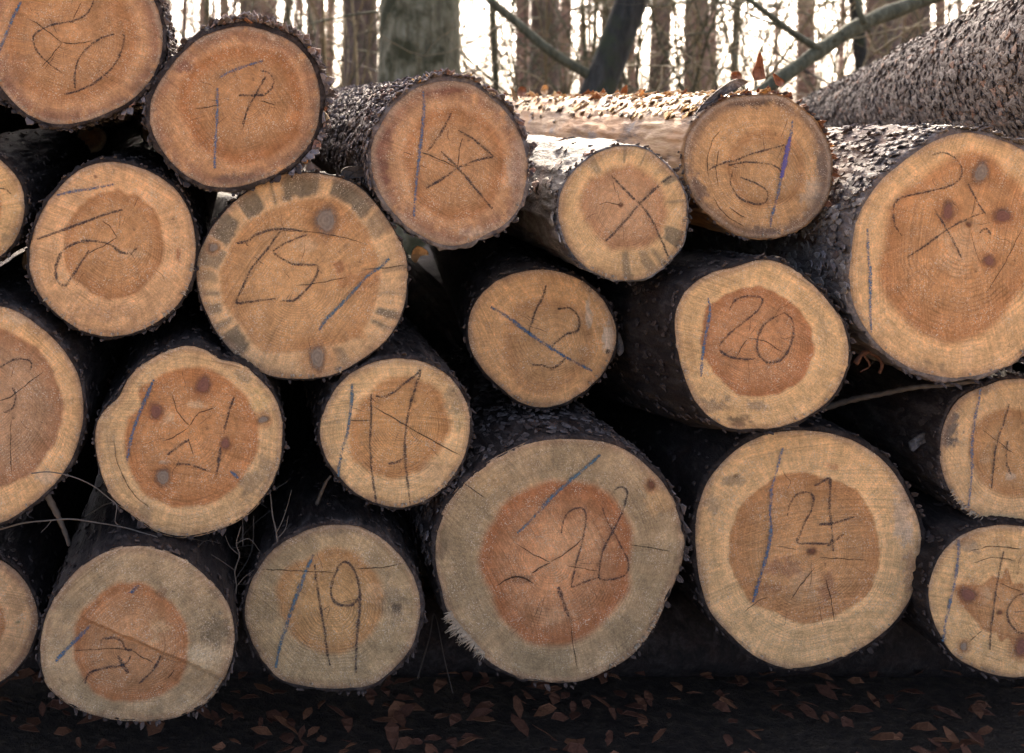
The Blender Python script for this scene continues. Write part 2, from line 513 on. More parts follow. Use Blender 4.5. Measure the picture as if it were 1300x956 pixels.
def flakes(name, parent, surf, n, us, th, size, lift, mat, seed, tone=(0, 1), aspect=2.2, thick=0.0013):
    """bark flakes: small tilted closed plates on a body; surf(u, t) -> point, normal, axis"""
    q = np.random.default_rng(seed)
    u = us[0] + (us[1] - us[0]) * q.random(n) ** 1.25
    t = q.uniform(th[0], th[1], n)
    P, Nn, Ax = surf(u, t)
    Sd = np.cross(Nn, Ax)
    spin = q.normal(0, 0.35, n)[:, None]
    A2 = Ax * np.cos(spin) + Sd * np.sin(spin); S2 = np.cross(Nn, A2)
    lf = q.uniform(lift[0], lift[1], n)[:, None]
    A3 = A2 * np.cos(lf) + Nn * np.sin(lf); N3 = -A2 * np.sin(lf) + Nn * np.cos(lf)
    L = size * q.uniform(0.5, 1.5, n); W = L / aspect * q.uniform(0.7, 1.4, n)
    k = 6
    a0 = np.linspace(0, 2 * np.pi, k, endpoint=False)
    top = []
    for j in range(k):
        rr = q.uniform(0.7, 1.15, n)
        top.append(P + A3 * (L * 0.5 * (np.cos(a0[j]) * rr + 0.6))[:, None] + S2 * (W * 0.5 * np.sin(a0[j]) * rr)[:, None]
                   + N3 * (0.16 * W * (1 - 1.2 * abs(math.sin(a0[j]))))[:, None])
    top = np.stack(top, 1)
    V = np.concatenate([top + N3[:, None, :] * thick, top - N3[:, None, :] * thick * 0.5], 1).reshape(-1, 3)
    b = (np.arange(n) * 2 * k)[:, None]
    hexa = np.concatenate([b + np.arange(k)[None, :], b + k + np.arange(k)[None, ::-1]])
    sides = np.concatenate([b + np.array([[j, k + j, k + (j + 1) % k, (j + 1) % k]]) for j in range(k)])
    tn = np.repeat(tone[0] + (tone[1] - tone[0]) * q.random(n), 2 * k)
    o = mesh_obj(name, V, [hexa, sides], mat, parent, smooth=False, attrs={'tone': ('FLOAT', tn)})
    o['kind'] = 'stuff'
    return o

def ribbon(strokes, width, mat, name, parent, plane, up, taper=0.35, wob=0.5, seed=0):
    """hand-drawn strokes (lists of traced points) as thin drawn bands lying on the sawn face"""
    q = np.random.default_rng(seed + 40)
    Vs, Fs, Es, n = [], [], [], 0
    for s in strokes:
        w0 = width
        if isinstance(s, tuple) and isinstance(s[0], (int, float)): w0, s = s[0], s[1]
        C = catmull(s, 2.0)
        k = len(C)
        T = np.gradient(C, axis=0); T /= np.linalg.norm(T, axis=1)[:, None] + 1e-9
        Nn = np.stack([-T[:, 1], T[:, 0]], 1)
        t = np.linspace(0, 1, k)
        jit = np.interp(np.arange(k), np.arange(0, k + 6, 3), q.normal(0, wob * 0.45, len(np.arange(0, k + 6, 3))))
        C = C + Nn * jit[:, None]
        w = w0 * (0.75 + 0.5 * np.interp(np.arange(k), np.arange(0, k + 8, 4), q.random(len(np.arange(0, k + 8, 4)))))
        w = w * (1 - taper * (np.abs(2 * t - 1) ** 6))
        for j, e in ((-1.0, 1.0), (-0.4, 0.0), (0.4, 0.0), (1.0, 1.0)):
            Q = C + Nn * (w * 0.5 * j)[:, None]
            Vs.append(plane(Q[:, 0], Q[:, 1], up)); Es.append(np.full(k, e))
        for r in range(3):
            a = n + r * k + np.arange(k - 1)
            Fs.append(np.stack([a, a + 1, a + 1 + k, a + k], 1))
        n += 4 * k
    return mesh_obj(name, np.vstack(Vs), np.vstack(Fs), mat, parent, attrs={'edge': ('FLOAT', np.concatenate(Es))})

def make_log(key, sp):
    q = np.random.default_rng(abs(hash(key)) % 1000 if False else sum(ord(c) * (i + 3) for i, c in enumerate(key)))
    d = sp['d']; out = sp['out']; pith = np.array(sp['pith'], float)
    L = sp.get('L', 3.2)
    C = np.mean(np.asarray(out, float), axis=0)
    lowest = max(p[1] for p in out)
    base = px(C[0], lowest, d)
    root = empty('log', tuple(base))
    tag(root, sp['label'], 'log', 'sawn logs stacked in the pile')
    ta, tb = sp.get('tilt', (q.uniform(-0.05, 0.05), q.uniform(-0.05, 0.05)))
    ppx = d / F
    def plane(x, y, up=0.0):
        x = np.asarray(x, float); y = np.asarray(y, float)
        dd = d + (x - C[0]) * ppx * ta + (y - C[1]) * ppx * tb - up
        return np.stack([(x - VX) * dd / F, dd, HC - (y - VY) * dd / F], -1)
    # ---- sawn face
    nr, na = (24, 64) if sp.get('small') else (84, 240)
    th = np.linspace(-np.pi, np.pi, na, endpoint=False)
    fo = polar(out, pith); Ro = fo(th)
    Ro = Ro + 0.9 * (fbm(4 + 3 * np.cos(th) * 3, 4 + 3 * np.sin(th) * 3, 0 * th + q.random() * 20, 3) - 0.5) * 2
    s = np.linspace(0, 1, nr) ** 0.9
    s[0] = 0.004
    S, TH = np.meshgrid(s, th, indexing='ij')
    D_ = S * Ro[None, :]
    X = pith[0] + D_ * np.cos(TH); Y = pith[1] + D_ * np.sin(TH)
    sd = q.random() * 30
    edge = (1 - S) * Ro[None, :]
    sap = np.array(sp.get('sap', SAP)); heart = np.array(sp.get('heartc', HEART))
    low = fbm(X / 30 + sd, Y / 30, 0 * X + sd, 4)
    rad = fbm(6 + 7 * np.cos(TH), 6 + 7 * np.sin(TH), D_ / 60 + sd, 4)       # radial grain
    sap = sap * 1.14
    Cc = sap[None, None] * (0.86 + 0.28 * low + 0.22 * (rad - 0.5))[..., None]
    if 'heart' in sp:
        fh = polar(sp['heart'], pith); H = fh(th)[None, :] + 9 * (fbm(9 + 5 * np.cos(TH), 9 + 5 * np.sin(TH), 0 * TH + sd, 3) - 0.5)
    else:
        H = sp.get('hr', 0.62) * Ro[None, :] * (1 + 0.1 * (rad - 0.5))
    hs = sp.get('hsoft', 2.2) * 1.4
    hm = 1 - sstep(-hs, hs, D_ - H)
    rel = np.clip(D_ / (H + 1e-6), 0, 1.5)
    rim = 0.7 * sp.get('hrim', 0.22) * sstep(0.62, 1.0, rel)
    heart = heart * np.array([0.98, 1.06, 1.14])
    hc = heart[None, None] * (0.9 + 0.3 * low + 0.18 * (rad - 0.5))[..., None]
    hc = hc * (1 + sp.get('hcore', 0.22) * (1 - sstep(0.1, 0.75, rel)))[..., None] * np.stack([1 - 0.35 * rim, 1 - 0.95 * rim, 1 - 1.3 * rim], -1)
    out_band = np.exp(-((D_ - H - 4) / 6) ** 2) * sp.get('band', 0.12)
    Cc = Cc * (1 + out_band)[..., None]
    Cc = Cc * (1 - hm)[..., None] + hc * hm[..., None]
    sapm = (1 - hm)
    # blue-stain in the sapwood
    st = np.full_like(X, sp.get('grey', 0.0)) * (0.35 + 0.65 * sstep(0.36, 0.62, 0.6 * fbm(X / 40 + sd + 9, Y / 40, 0 * X, 4) + 0.4 * fbm(6 + 4 * np.cos(TH), 6 + 4 * np.sin(TH), 0 * TH + sd, 4)))
    deg = np.degrees(TH)
    for (a0, a1, k) in sp.get('wedges', ()):
        wob = 2.5 * (rad - 0.5) + 5 * (low - 0.5)
        dd = (deg + wob - a0) % 360
        w = (a1 - a0) % 360
        m_ = sstep(0, 1.6, dd) * (1 - sstep(w - 1.6, w, dd)) * (dd <= w)
        deep = sstep(-3, 4, D_ - H - 16 * fbm(8 + 5 * np.cos(TH * 3), 8 + 5 * np.sin(TH * 3), 0 * TH + sd + 5, 3) * 0.7 + 2)
        st = np.maximum(st, m_ * k * deep * (0.75 + 0.5 * low))
    st = np.clip(st, 0, 1) * sapm
    Cc = Cc * (1 - st)[..., None] + (np.array(sp.get('stainc', STAIN)) * (0.8 + 0.4 * low)[..., None]) * st[..., None]
    for (bx, by, rx, ry, bc, k) in sp.get('blots', ()):
        e = np.hypot((X - bx) / rx, (Y - by) / ry) + 1.3 * (fbm(X / 12 + bx, Y / 12, 0 * X + by, 4) - 0.5) + 1.3 * (fbm(X / 4.5 + bx, Y / 4.5, 0 * X + by + 7, 3) - 0.5)
        a = (1 - sstep(0.55, 1.1, e)) * k
        Cc = Cc * (1 - a)[..., None] + np.array(bc) * a[..., None]
    for kn in sp.get('knots', ()):                                       # stained grain round a knot
        e = np.hypot(X - kn[0], Y - kn[1]) / max(kn[2], kn[3])
        a = 0.5 * (1 - sstep(0.9, 1.7, e))
        Cc = Cc * (1 - a)[..., None] + (heart * np.array([0.85, 0.72, 0.65])) * a[..., None]
    for (r0, rc, rk) in list(sp.get('rims', ())) + [(13, (0.25, 0.16, 0.10), 0.5), (7, (0.46, 0.38, 0.28), 0.35)]:                              # weathered outer band
        w = r0 * (0.55 + 0.9 * fbm(5 + 4 * np.cos(TH), 5 + 4 * np.sin(TH), 0 * TH + sd + r0, 4))
        a = rk * (1 - sstep(0.3, 1.0, edge / w)) * sstep(0.35, 0.6, fbm(X / 12 + sd, Y / 12, 0 * X + 3, 4) + 0.12)
        Cc = Cc * (1 - a)[..., None] + np.array(rc) * a[..., None]
    Cc = Cc * np.array([1.17, 0.985, 0.79])
    ed = (1 - sstep(0, 3.2, edge + 2.5 * (fbm(X / 5, Y / 5, 0 * X + sd, 3) - 0.5))) * 0.55
    Cc = Cc * (1 - ed)[..., None] + np.array([0.12, 0.06, 0.035]) * ed[..., None]
    nring = sp.get('nring', 44)
    ring = 2 * np.pi * nring * 0.85 * (S ** 0.85)
    ringamp = sp.get('ringamp', 0.9) * (0.35 + 0.65 * (1 - sstep(0.55, 1.0, S))) * (0.4 + 0.6 * sstep(-0.5, 1.0, np.sin(TH) + 0.6 * (low - 0.5)))
    an = sp.get('saw', q.uniform(0, np.pi))
    sawc = np.hypot(X - C[0] - 420 * math.cos(an), Y - C[1] - 420 * math.sin(an)) * 0.30
    relief = 0.0016 * (fbm(X / 22 + sd, Y / 22, 0 * X + 1, 4) - 0.5) * 2 + 0.0008 * (fbm(sawc, 0 * X, 0 * X + sd, 3) - 0.5) * 2
    relief -= 0.002 * (1 - sstep(0, 5, edge))
    for (x0, y0, x1, y1, hgt, wd) in sp.get('steps', ()):                # felling steps in the cut
        dx, dy = x1 - x0, y1 - y0; ln = math.hypot(dx, dy)
        tt = ((X - x0) * dx + (Y - y0) * dy) / ln
        nn = ((X - x0) * -dy + (Y - y0) * dx) / ln + 4 * (fbm(X / 10, Y / 10, 0 * X, 3) - 0.5)
        relief += hgt * (sstep(-wd, 0, -nn)) * np.exp(-np.clip(-nn, 0, None) / 40) * sstep(-5, 8, tt) * (1 - sstep(ln - 8, ln + 5, tt))
    V = plane(X, Y, relief).reshape(-1, 3)
    face = mesh_obj('cut_face', V, [grid_faces(nr, na)[:, ::-1], np.arange(na)[None, :]], M['face'], root,
                    attrs={'wood': ('FLOAT_COLOR', np.clip(Cc, 0.005, 1).reshape(-1, 3)), 'ring': ('FLOAT', ring.ravel()),
                           'ringamp': ('FLOAT', ringamp.ravel()), 'saw': ('FLOAT', sawc.ravel()), 'rs': ('FLOAT', (S + 0.37 * sd).ravel()), 'dirx': ('FLOAT', np.cos(TH).ravel() + sd), 'diry': ('FLOAT', np.sin(TH).ravel())})
    # ---- body under bark
    fc = polar(np.stack([X[-1], Y[-1]], 1), C)
    nb = sp.get('nb', 176)
    tb_ = np.linspace(-np.pi, np.pi, nb, endpoint=False)
    Rb = fc(tb_); Rm = Rb.mean()
    thick = sp.get('bark', 4.5)
    thk = thick * (0.25 + 1.3 * fbm(7 + 10 * np.cos(tb_), 7 + 10 * np.sin(tb_), 0 * tb_ + sd, 4))
    us = np.concatenate([[0, 0.002, 0.005], np.linspace(0.010, 0.35, sp.get('nu', 46)), np.geomspace(0.37, L, sp.get('nu2', 22))])
    dx, dz = sp.get('dir', (0, 0))
    bul = sp.get('bulge', 0.0); taper = sp.get('taper', -0.03)
    amp = sp.get('amp', 0.004)
    cw = plane(C[0], C[1])
    def radius(u, t):
        r = fc(t) * (1 - sstep(0, 0.8, u)) + Rm * sstep(0, 0.8, u)
        tk = thick * (0.25 + 1.3 * fbm(7 + 10 * np.cos(t), 7 + 10 * np.sin(t), 0 * t + sd, 4))
        return (r + tk) * ppx * (1 - taper * u / L) * (1 + bul * sstep(0, 0.25, u))
    def centre(u):
        return np.stack([cw[0] + dx * u / L, cw[1] + u, cw[2] + dz * u / L], -1)
    def rough(u, t):
        a = 7 + 5.0 * np.cos(t) * (Rm / 100); b = 7 + 5.0 * np.sin(t) * (Rm / 100)
        n1 = fbm(a * 1.6, b * 1.6, u * 7 + sd, 4)
        n2 = np.abs(vnoise(a * 4.2, b * 4.2, u * 16 + sd) - 0.5) * 2
        return amp * ((n1 - 0.5) * 2.2 + (n2 - 0.5) * 1.2)
    U, T = np.meshgrid(us, tb_, indexing='ij')
    RR = radius(U, T) + rough(U, T) * sstep(0, 0.01, U)
    RR[0] = (Rb - 0.6) * ppx
    RR[1] = (Rb + thk * 0.45) * ppx
    cen = centre(U)
    tiltv = (np.cos(T) * ta + np.sin(T) * tb) * RR * np.exp(-U / 0.15)
    V = np.stack([cen[..., 0] + RR * np.cos(T), cen[..., 1] + tiltv, cen[..., 2] - RR * np.sin(T)], -1)
    V[0, :, 1] += 0.001
    fr = 0.005 * (fbm(3 + 9 * np.cos(tb_) * 2, 3 + 9 * np.sin(tb_) * 2, 0 * tb_ + sd, 3) - 0.35)
    V[1, :, 1] -= fr * 0.6; V[2, :, 1] -= fr
    bark = mesh_obj('bark', V.reshape(-1, 3), grid_faces(len(us), nb), M[sp.get('bmat', 'bark')], root)
    mesh_obj('rear_face', V[-1], np.arange(nb)[None, ::-1], M['rear'], root)
    def surf(u, t):
        r = radius(u, t) + rough(u, t) * 0.6
        c = centre(u)
        n = np.stack([np.cos(t), 0 * t, -np.sin(t)], -1)
        a = np.array([dx / L, 1, dz / L]); a = a / np.linalg.norm(a)
        return c + n * r[:, None], n, np.broadcast_to(-a, c.shape)
    for i, (n, u0, u1, t0, t1, size, lf, mt, tone) in enumerate(list(sp.get('flakes', [(260, 0.01, 0.5, -180, 180, 0.015, (0.0, 0.16), 'flake', (0, 0.18))])) + ([] if sp.get('small') else [(60, 0.0, 0.02, -180, 180, 0.012, (0.0, 0.4), 'flake', (0.0, 0.3))])):
        flakes('bark_flakes' if mt != 'flake_shred' else 'bark_shreds', bark, surf, n, (u0, u1), (R(t0), R(t1)), size, lf, M[mt], 3 * i + int(abs(C[0])) + 7, tone)
    # ---- knots, cracks, crayon marks
    for kn in sp.get('knots', ()):
        kx, ky, rx, ry, an_, kt = kn
        a = np.linspace(0, 2 * np.pi, 28, endpoint=False); rr = np.linspace(0, 1.12, 8)
        ww = 1 + 0.10 * np.cos(2 * a + kx) + 0.06 * np.cos(3 * a + ky)
        ex = rx * rr[:, None] * np.cos(a) * ww; ey = ry * rr[:, None] * np.sin(a) * ww
        ca, sa = math.cos(R(an_)), math.sin(R(an_))
        Kx = kx + ex * ca - ey * sa; Ky = ky + ex * sa + ey * ca
        hgt = 0.0016 + 0.0012 * (1 - (rr[:, None] / 1.12) ** 2) + 0 * a
        mesh_obj('knot', plane(Kx, Ky, hgt).reshape(-1, 3), grid_faces(8, 28)[:, ::-1], M['knot_' + kt], root,
                 attrs={'rad': ('FLOAT', np.repeat(rr / 1.0, 28))})
    for i, ck in enumerate(sp.get('cracks', ())):
        w = 1.25
        if isinstance(ck, tuple): w, ck = ck[0] * 0.8, ck[1]
        ribbon([ck], w, M['crack'], 'crack', face, plane, 0.0021, 0.9, 0.9, i)
    if not sp.get('small') and not key.startswith('X'):                  # hairline drying checks running out from the pith
        for i in range(7):
            t = q.uniform(-np.pi, np.pi); ro = float(fo(t)); a0 = q.uniform(0.02, 0.55) * ro; a1 = a0 + q.uniform(0.10, 0.30) * ro
            a1 = min(a1, 0.97 * ro)
            pts = [tuple(pith + r_ * np.array([math.cos(t + w_), math.sin(t + w_)])) for r_, w_ in zip(np.linspace(a0, a1, 4), q.normal(0, 0.02, 4))]
            ribbon([pts], q.uniform(0.6, 1.0), M['check'], 'crack', face, plane, 0.0019, 0.95, 0.6, 30 + i)
    for i, (mt, w, strokes) in enumerate(sp.get('marks', ())):
        for j, stk in enumerate(strokes):
            ribbon([stk], w * 1.3, M[mt], 'charcoal_stroke' if mt == 'charcoal' else 'crayon_line', face, plane, 0.0026 + 0.0003 * i + 0.00012 * j, 0.35, 0.5, 7 * i + j)
    sp.setdefault('fringe', [(15, 165, 12, 2.5)])
    if sp.get('fringe'):                                                   # torn fibres along the lower edge
        tu = Tubes()
        for (a0, a1, n, ln) in sp['fringe']:
            for k in range(n):
                t = R(q.uniform(a0, a1))
                r0 = float(fo(t)) - 5
                p0 = pith + r0 * np.array([math.cos(t), math.sin(t)])
                l = ln * q.uniform(0.5, 1.3)
                an2 = t + q.normal(0, 0.35)
                p1 = p0 + l * np.array([math.cos(an2), math.sin(an2)])
                A = plane(p0[0], p0[1], 0.001); B = plane(p1[0], p1[1], q.uniform(0.0, 0.012))
                mid = (A + B) / 2 + np.array([0, -0.002, 0.001])
                w = q.uniform(0.5, 1.6) * ppx
                tu.add([A, mid, B], [w, w * 0.9, w * 0.25], 4)
        o = tu.build('torn_fibres', M['fibre'], face); o['kind'] = 'stuff'
    return root, surf, plane

W_ = (0.55, 0.50, 0.40); DK = (0.05, 0.04, 0.035); GR = (0.21, 0.185, 0.13); PUR = (0.17, 0.085, 0.075); PALE = (0.60, 0.45, 0.28)
DULL, DULLH = (0.40, 0.25, 0.135), (0.405, 0.225, 0.105)
SPEC = {}
SPEC['A'] = dict(d=2.0, pith=(79, 54), label='dull brown log end with looping charcoal marks in the top left corner',
  out=[(195.6,0),(206,31),(207,56.5),(201,84),(188,107),(167,128),(136,144),(100,156),(63,157),(36,146),(12.6,126),(-4,104),(-14,70),(-16,35),(-6,-5),(20,-38),(60,-58),(110,-62),(150,-48),(178,-25)],
  sap=DULL, heartc=DULLH, hr=0.74, hsoft=6, dir=(-0.12, 0), bark=6, ringamp=0.8,
  rims=[(26, PUR, 0.6), (9, W_, 0.55)], blots=[(15,95,22,30,(0.24,0.15,0.10),0.5)],
  cracks=[(2.0,[(79,54),(53,34),(36,23)]),(2.0,[(79,54),(95,55.5),(117,52)]),[(79,54),(65,71),(52,86)],[(104,2),(92,24)]],
  marks=[('charcoal',2.8,[[(120,-4),(113,14),(98,25),(80,29),(62,33),(47,41),(42,50),(48,66),(60,79),(78,92)],[(155,44),(158,48),(153,68),(140,88),(120,105),(100,115),(81,120)],[(145,43),(125,50),(110,62),(100,75),(95,95),(95,112)]]),('blue',4.0,[[(27,2),(18,18),(9,40),(1,60),(-4,75)]])],
  flakes=[(900,0,0.6,-90,60,0.022,(0.03,0.5),'flake',(0,1)),(300,0,0.5,60,270,0.02,(0.02,0.3),'flake',(0,.7))])
SPEC['B'] = dict(d=1.97, pith=(316, 128), label='brown log end numbered 7 with a loose bark rim',
  out=[(311,33),(343.5,40.5),(372,53.7),(391.6,73),(403.7,102),(407,135.5),(402.5,164),(384.5,195.6),(358,217),(324,231.7),(288,239),(259,235),(228,217),(206.5,193),(192,162),(189.6,135.5),(198,111.4),(213.7,87.4),(235,63),(257,46.5),(283.5,37)],
  heart=[(384,135),(379,165),(360,190),(338,203),(312,208),(280,200),(255,184),(238,164),(229,145),(228,123),(240,92),(265,70),(300,60),(335,62),(363,75),(378,100)],
  sap=DULL, heartc=DULLH, hsoft=5, hrim=0.4, dir=(0.02, 0), bark=7, ringamp=0.9,
  rims=[(24, PUR, 0.5), (10, (0.30,0.27,0.22), 0.5)], blots=[(234,86,14,10,PUR,0.6),(343,47,8,5,W_,0.7),(300,228,30,8,(0.12,0.11,0.1),0.6)],
  cracks=[[(316,128),(311,150),(308,165)],[(248,138),(265,136),(280,133)],[(330,128),(350,133)]],
  marks=[('charcoal',2.8,[[(330,90),(340,92),(347,100),(345,112),(336,120)],[(337,97),(330,110),(322,125),(316,135),(308,158)],[(303,121),(320,121),(337,121)]]),('greyblue',3.6,[[(334,77),(310,84),(290,92),(278,99)],[(276,112),(276,130),(275,160),(273,190),(273,215)]])],
  flakes=[(1300,0,0.35,-110,50,0.020,(0.05,0.8),'flake',(0.1,1)),(60,0,0.08,-100,40,0.016,(0.1,0.6),'flake_shred',(0.05,0.8)),(200,0,0.5,50,250,0.02,(0.02,0.3),'flake',(0,.7))])
SPEC['C'] = dict(d=2.0, pith=(581, 213), label='log end with rough flaky grey bark and a charcoal cross, left of the peeled log',
  out=[(568,102),(597,106),(628,127),(652,153),(667.6,187),(670,221),(662,260.5),(646.6,281.4),(610,302),(576,313),(544.6,305),(513,284),(487,255),(472.7,221),(470,190),(482,158.5),(502.8,129.7),(531.5,110)],
  heart=[(640,192.5),(641,215),(633.6,237),(607,273.6),(571,279),(537,263),(518.5,226.5),(516,184.6),(539,148),(578.6,137.5),(618,153)],
  sap=(0.42,0.27,0.15), heartc=(0.42,0.24,0.115), hsoft=4, hrim=0.3, dir=(0.0, 0), bark=6, amp=0.007, nu2=60, bmat='bark_grey',
  rims=[(30, PUR, 0.55), (12, W_, 0.5)], blots=[(485,190,14,60,PUR,0.6),(560,112,35,9,(0.16,0.07,0.05),0.6),(655,222,12,38,W_,0.55),(600,296,40,10,W_,0.5)],
  cracks=[(2.2,[(581,213),(560,203),(535,193)]),[(581,213),(584,185),(588,175)]],
  marks=[('charcoal',3.2,[[(574,141),(562,165),(550,183),(542,192)],[(560,192),(580,212),(600,235),(625,265)],[(541,239),(565,225),(580,214),(600,205),(626,199)],[(582,165),(605,180),(627,199)]]),('greyblue',3.8,[[(537,116),(538,140),(535,175),(532,200),(529,230),(525,275)]])],
  flakes=[(4600,0.0,2.6,-200,-20,0.023,(0.0,0.15),'flake',(0.15,0.9)),(300,0,0.2,-150,10,0.02,(0.02,0.5),'flake',(0.4,1)),(40,0,0.05,-120,-40,0.014,(0.1,0.6),'flake_shred',(0.2,1))])
SPEC['D'] = dict(d=2.02, pith=(788.7, 260), label='log end with large charcoal cross and grey-streaked sapwood below the peeled log',
  out=[(794,184.6),(819,189),(842,205.6),(861,226.5),(871,249.5),(873,274.6),(867,310),(846,337),(825,352),(798,357),(773,354),(743.7,339.5),(722.8,316.4),(712,291),(708,262),(718.6,228.6),(737.4,207.7),(760.4,192)],
  heart=[(846,270),(842,249.5),(827,224),(798,210),(769,218),(744,235),(736,258),(748,287),(769,312),(796,316),(827,310),(840,291)],
  sap=(0.50,0.37,0.20), heartc=(0.45,0.275,0.15), hsoft=5, bmat='bark_pale', bark=2.5, amp=0.004, nu2=50, saw=0.5,
  wedges=[(23,40,1.0),(-31,-22,1.0),(-5,-1,.8),(-88,-83,.8),(-66,-62,.8),(-130,-118,.7),(80,88,.9),(60,70,.7),(52,57,.6),(-45,-38,.5)],
  blots=[(788.7,260,4,3,(0.12,0.05,0.03),0.9)],
  cracks=[[(788,260),(770,257),(760,260)]],
  marks=[('charcoal',3.2,[[(776,223),(795,243),(812,259),(825,275),(840,305),(848,325)],[(852,223),(835,237),(812,259),(790,285),(768,307)]])],
  fringe=[(10,120,30,5)], flakes=[(90,0.02,1.6,-200,-60,0.03,(0.0,0.08),'flake_grey',(0.3,1))])
SPEC['E'] = dict(d=2.05, pith=(974.7, 224.7), label='sunlit peeled log with pale streaked trunk and a violet line on its cut end',
  out=[(960,121),(989,121),(1018,138),(1042,164.6),(1054,196),(1054,234),(1044,263),(1023,285),(994,300),(965,303),(936,297),(910,280),(888,261),(873.7,234),(868.4,203),(873.7,172),(888,150),(917,128.5)],
  heart=[(1020,205),(1018,234),(1003.5,253.5),(974.7,261),(946,258),(929,232),(924,200.6),(936,179),(965,164.6),(994,169),(1012,185)],
  sap=(0.46,0.30,0.15), heartc=(0.45,0.27,0.125), bmat='peeled', bark=2.5, amp=0.004, nu2=70, nring=38, ringamp=1.3, hsoft=4,
  rims=[(22, (0.12,0.10,0.09), 0.65), (8, W_, 0.5)], blots=[(958,128,45,8,DK,0.8),(1045,215,12,48,(0.16,0.15,0.14),0.7),(885,245,12,25,(0.10,0.09,0.10),0.6),(1035,255,18,22,W_,0.5),(970,296,22,7,(0.09,0.08,0.09),0.6)],
  cracks=[[(900,225),(898,205),(904,180),(915,165)],[(912,235),(909,215),(913,190)],[(905,250),(920,272),(945,288)],[(925,262),(940,274),(948,277)]],
  marks=[('charcoal',2.6,[[(900,216),(915,208),(935,203),(955,195),(975,190),(996,184)],[(925,210),(945,206),(965,207),(985,211),(995,222)],[(930,218),(928,235),(940,252),(960,259),(972,256),(974,243),(960,233),(940,225)]]),('greyblue',3.6,[[(1006,152),(1004,170),(1001,180)],[(993,220),(988,245),(980,275),(978,288)]]),('violet',5.2,[[(1003,174),(1000,190),(996,208),(992,226)]])],
  flakes=[(700,0.05,2.9,-140,-50,0.026,(0.0,0.2),'flake_shred',(0.66,1.0)),(90,0.3,2.9,-125,-60,0.03,(0.1,0.8),'flake_shred',(0.1,0.9)),(110,0.0,0.04,-120,30,0.013,(0.1,0.9),'flake_shred',(0,0.6)),(30,0.05,2.5,-150,-60,0.024,(0.02,0.4),'flake',(0,0.8))])
SPEC['F'] = dict(d=1.98, pith=(1230, 285), label='largest orange log end with four knots at the right edge',
  out=[(1225,168),(1267.6,176.7),(1300,191),(1328,215),(1350,260),(1362,330),(1345,400),(1322,433),(1300,448.7),(1289,459),(1260.5,473.6),(1214,480.7),(1175,475),(1136,456),(1100.5,420),(1081,381),(1077,356),(1079,320.7),(1086,278),(1107.6,239),(1146.7,203),(1189,176.7)],
  heart=[(1115,349),(1120,317),(1132,257),(1164,232),(1203.6,203),(1246,193),(1282,221),(1300,242),(1325,300),(1320,350),(1289,377.6),(1260.5,413),(1218,434.5),(1175,427),(1136,395)],
  sap=(0.56,0.40,0.215), heartc=(0.46,0.255,0.115), hsoft=7, bark=7, bmat='bark_grey', amp=0.007, nu2=50, nring=40,
  knots=[(1245.5,219,12,18,8,'grey'),(1203.6,269,10,15,10,'purple'),(1273,274.5,16,11,-20,'purple'),(1256,331,9,11,0,'purple'),(1230,285,4,4,0,'small')],
  blots=[(1222,318,32,36,PALE,0.45),(1273,270,8,5,(0.16,0.13,0.11),0.7),(1168,462,14,14,GR,0.6),(1198,466,5,10,GR,0.6),(1228,455,8,28,PALE,0.5)],
  cracks=[(1.6,[(1298,289),(1275,335),(1253,370)])],
  marks=[('charcoal',2.6,[[(1183,197),(1200,194),(1217,205),(1221,222),(1210,234),(1180,243),(1145,251),(1135,262),(1136,285),(1145,300)],[(1152,327),(1180,308),(1210,287),(1235,275),(1251,270)],[(1183,260),(1195,280),(1210,305),(1222,330)],[(1229,233),(1240,255),(1251,272)],[(1242,297),(1252,290),(1258,298)]]),('blue',3.6,[[(1101,290),(1102,320),(1105,350),(1105,400),(1107,422)]])],
  flakes=[(3200,0.0,2.2,-200,-60,0.021,(0.0,0.11),'flake_grey',(0.1,0.75)),(500,0,0.4,-190,60,0.02,(0.03,0.4),'flake',(0,0.7))])
SPEC['G'] = dict(d=2.0, pith=(-42, 262), label='log end cut by the left edge between two larger logs there',
  out=circ(-46,263,78,16,0.02,3), sap=(0.52,0.37,0.19), hr=0.6, bmat='bark_dark', dir=(0.15, 0.05),
  blots=[(15,305,16,14,GR,0.5)], marks=[('charcoal',2.5,[[(-20,250),(-8,241),(6,240),(14,246)]])])
SPEC['H'] = dict(d=1.98, pith=(149.6, 301), label='round tan log end with a looped charcoal 6 under the corner log',
  out=[(135.5,205),(169,209.5),(197.6,221),(223,240.6),(240,266),(247,294),(247,339),(234,376),(211.7,401.5),(180.7,420),(147,428),(113,424),(82,407),(53.6,379),(38,345),(38,317),(49,277),(70.6,243),(99,216.6)],
  heart=[(197.6,269),(207.5,297),(206,328),(189,356),(158,379),(130,379),(104.5,365),(82,334),(80.5,303),(99,266),(124,247.6),(152.5,243),(180.7,252)],
  sap=(0.54,0.365,0.20), heartc=(0.44,0.25,0.115), bmat='bark_dark', bark=4, nring=40,
  blots=[(192,235,3,22,PALE,0.8),(170,322,22,6,PALE,0.6),(85,228,10,6,W_,0.6),(121,225,5,4,(0.16,0.08,0.05),0.8),(135,398,50,14,(0.32,0.20,0.11),0.4),(227,325,4,8,(0.35,0.13,0.06),0.6)],
  cracks=[[(149,301),(140,288),(130,280)],(1.8,[(149,301),(130,313),(112,321)])],
  marks=[('charcoal',3.4,[[(47,304),(80,292),(110,281),(135,272),(156,266)],[(140,310),(120,306),(100,307),(80,318),(72,335),(71,350),(76,360),(83,362),(92,350),(105,330),(113,318)],[(140,310),(153,320),(165,322),(174,315)]]),('greyblue',3.6,[[(72,248),(95,243),(120,239),(144,234)]])],
  fringe=[(20,140,40,5)])
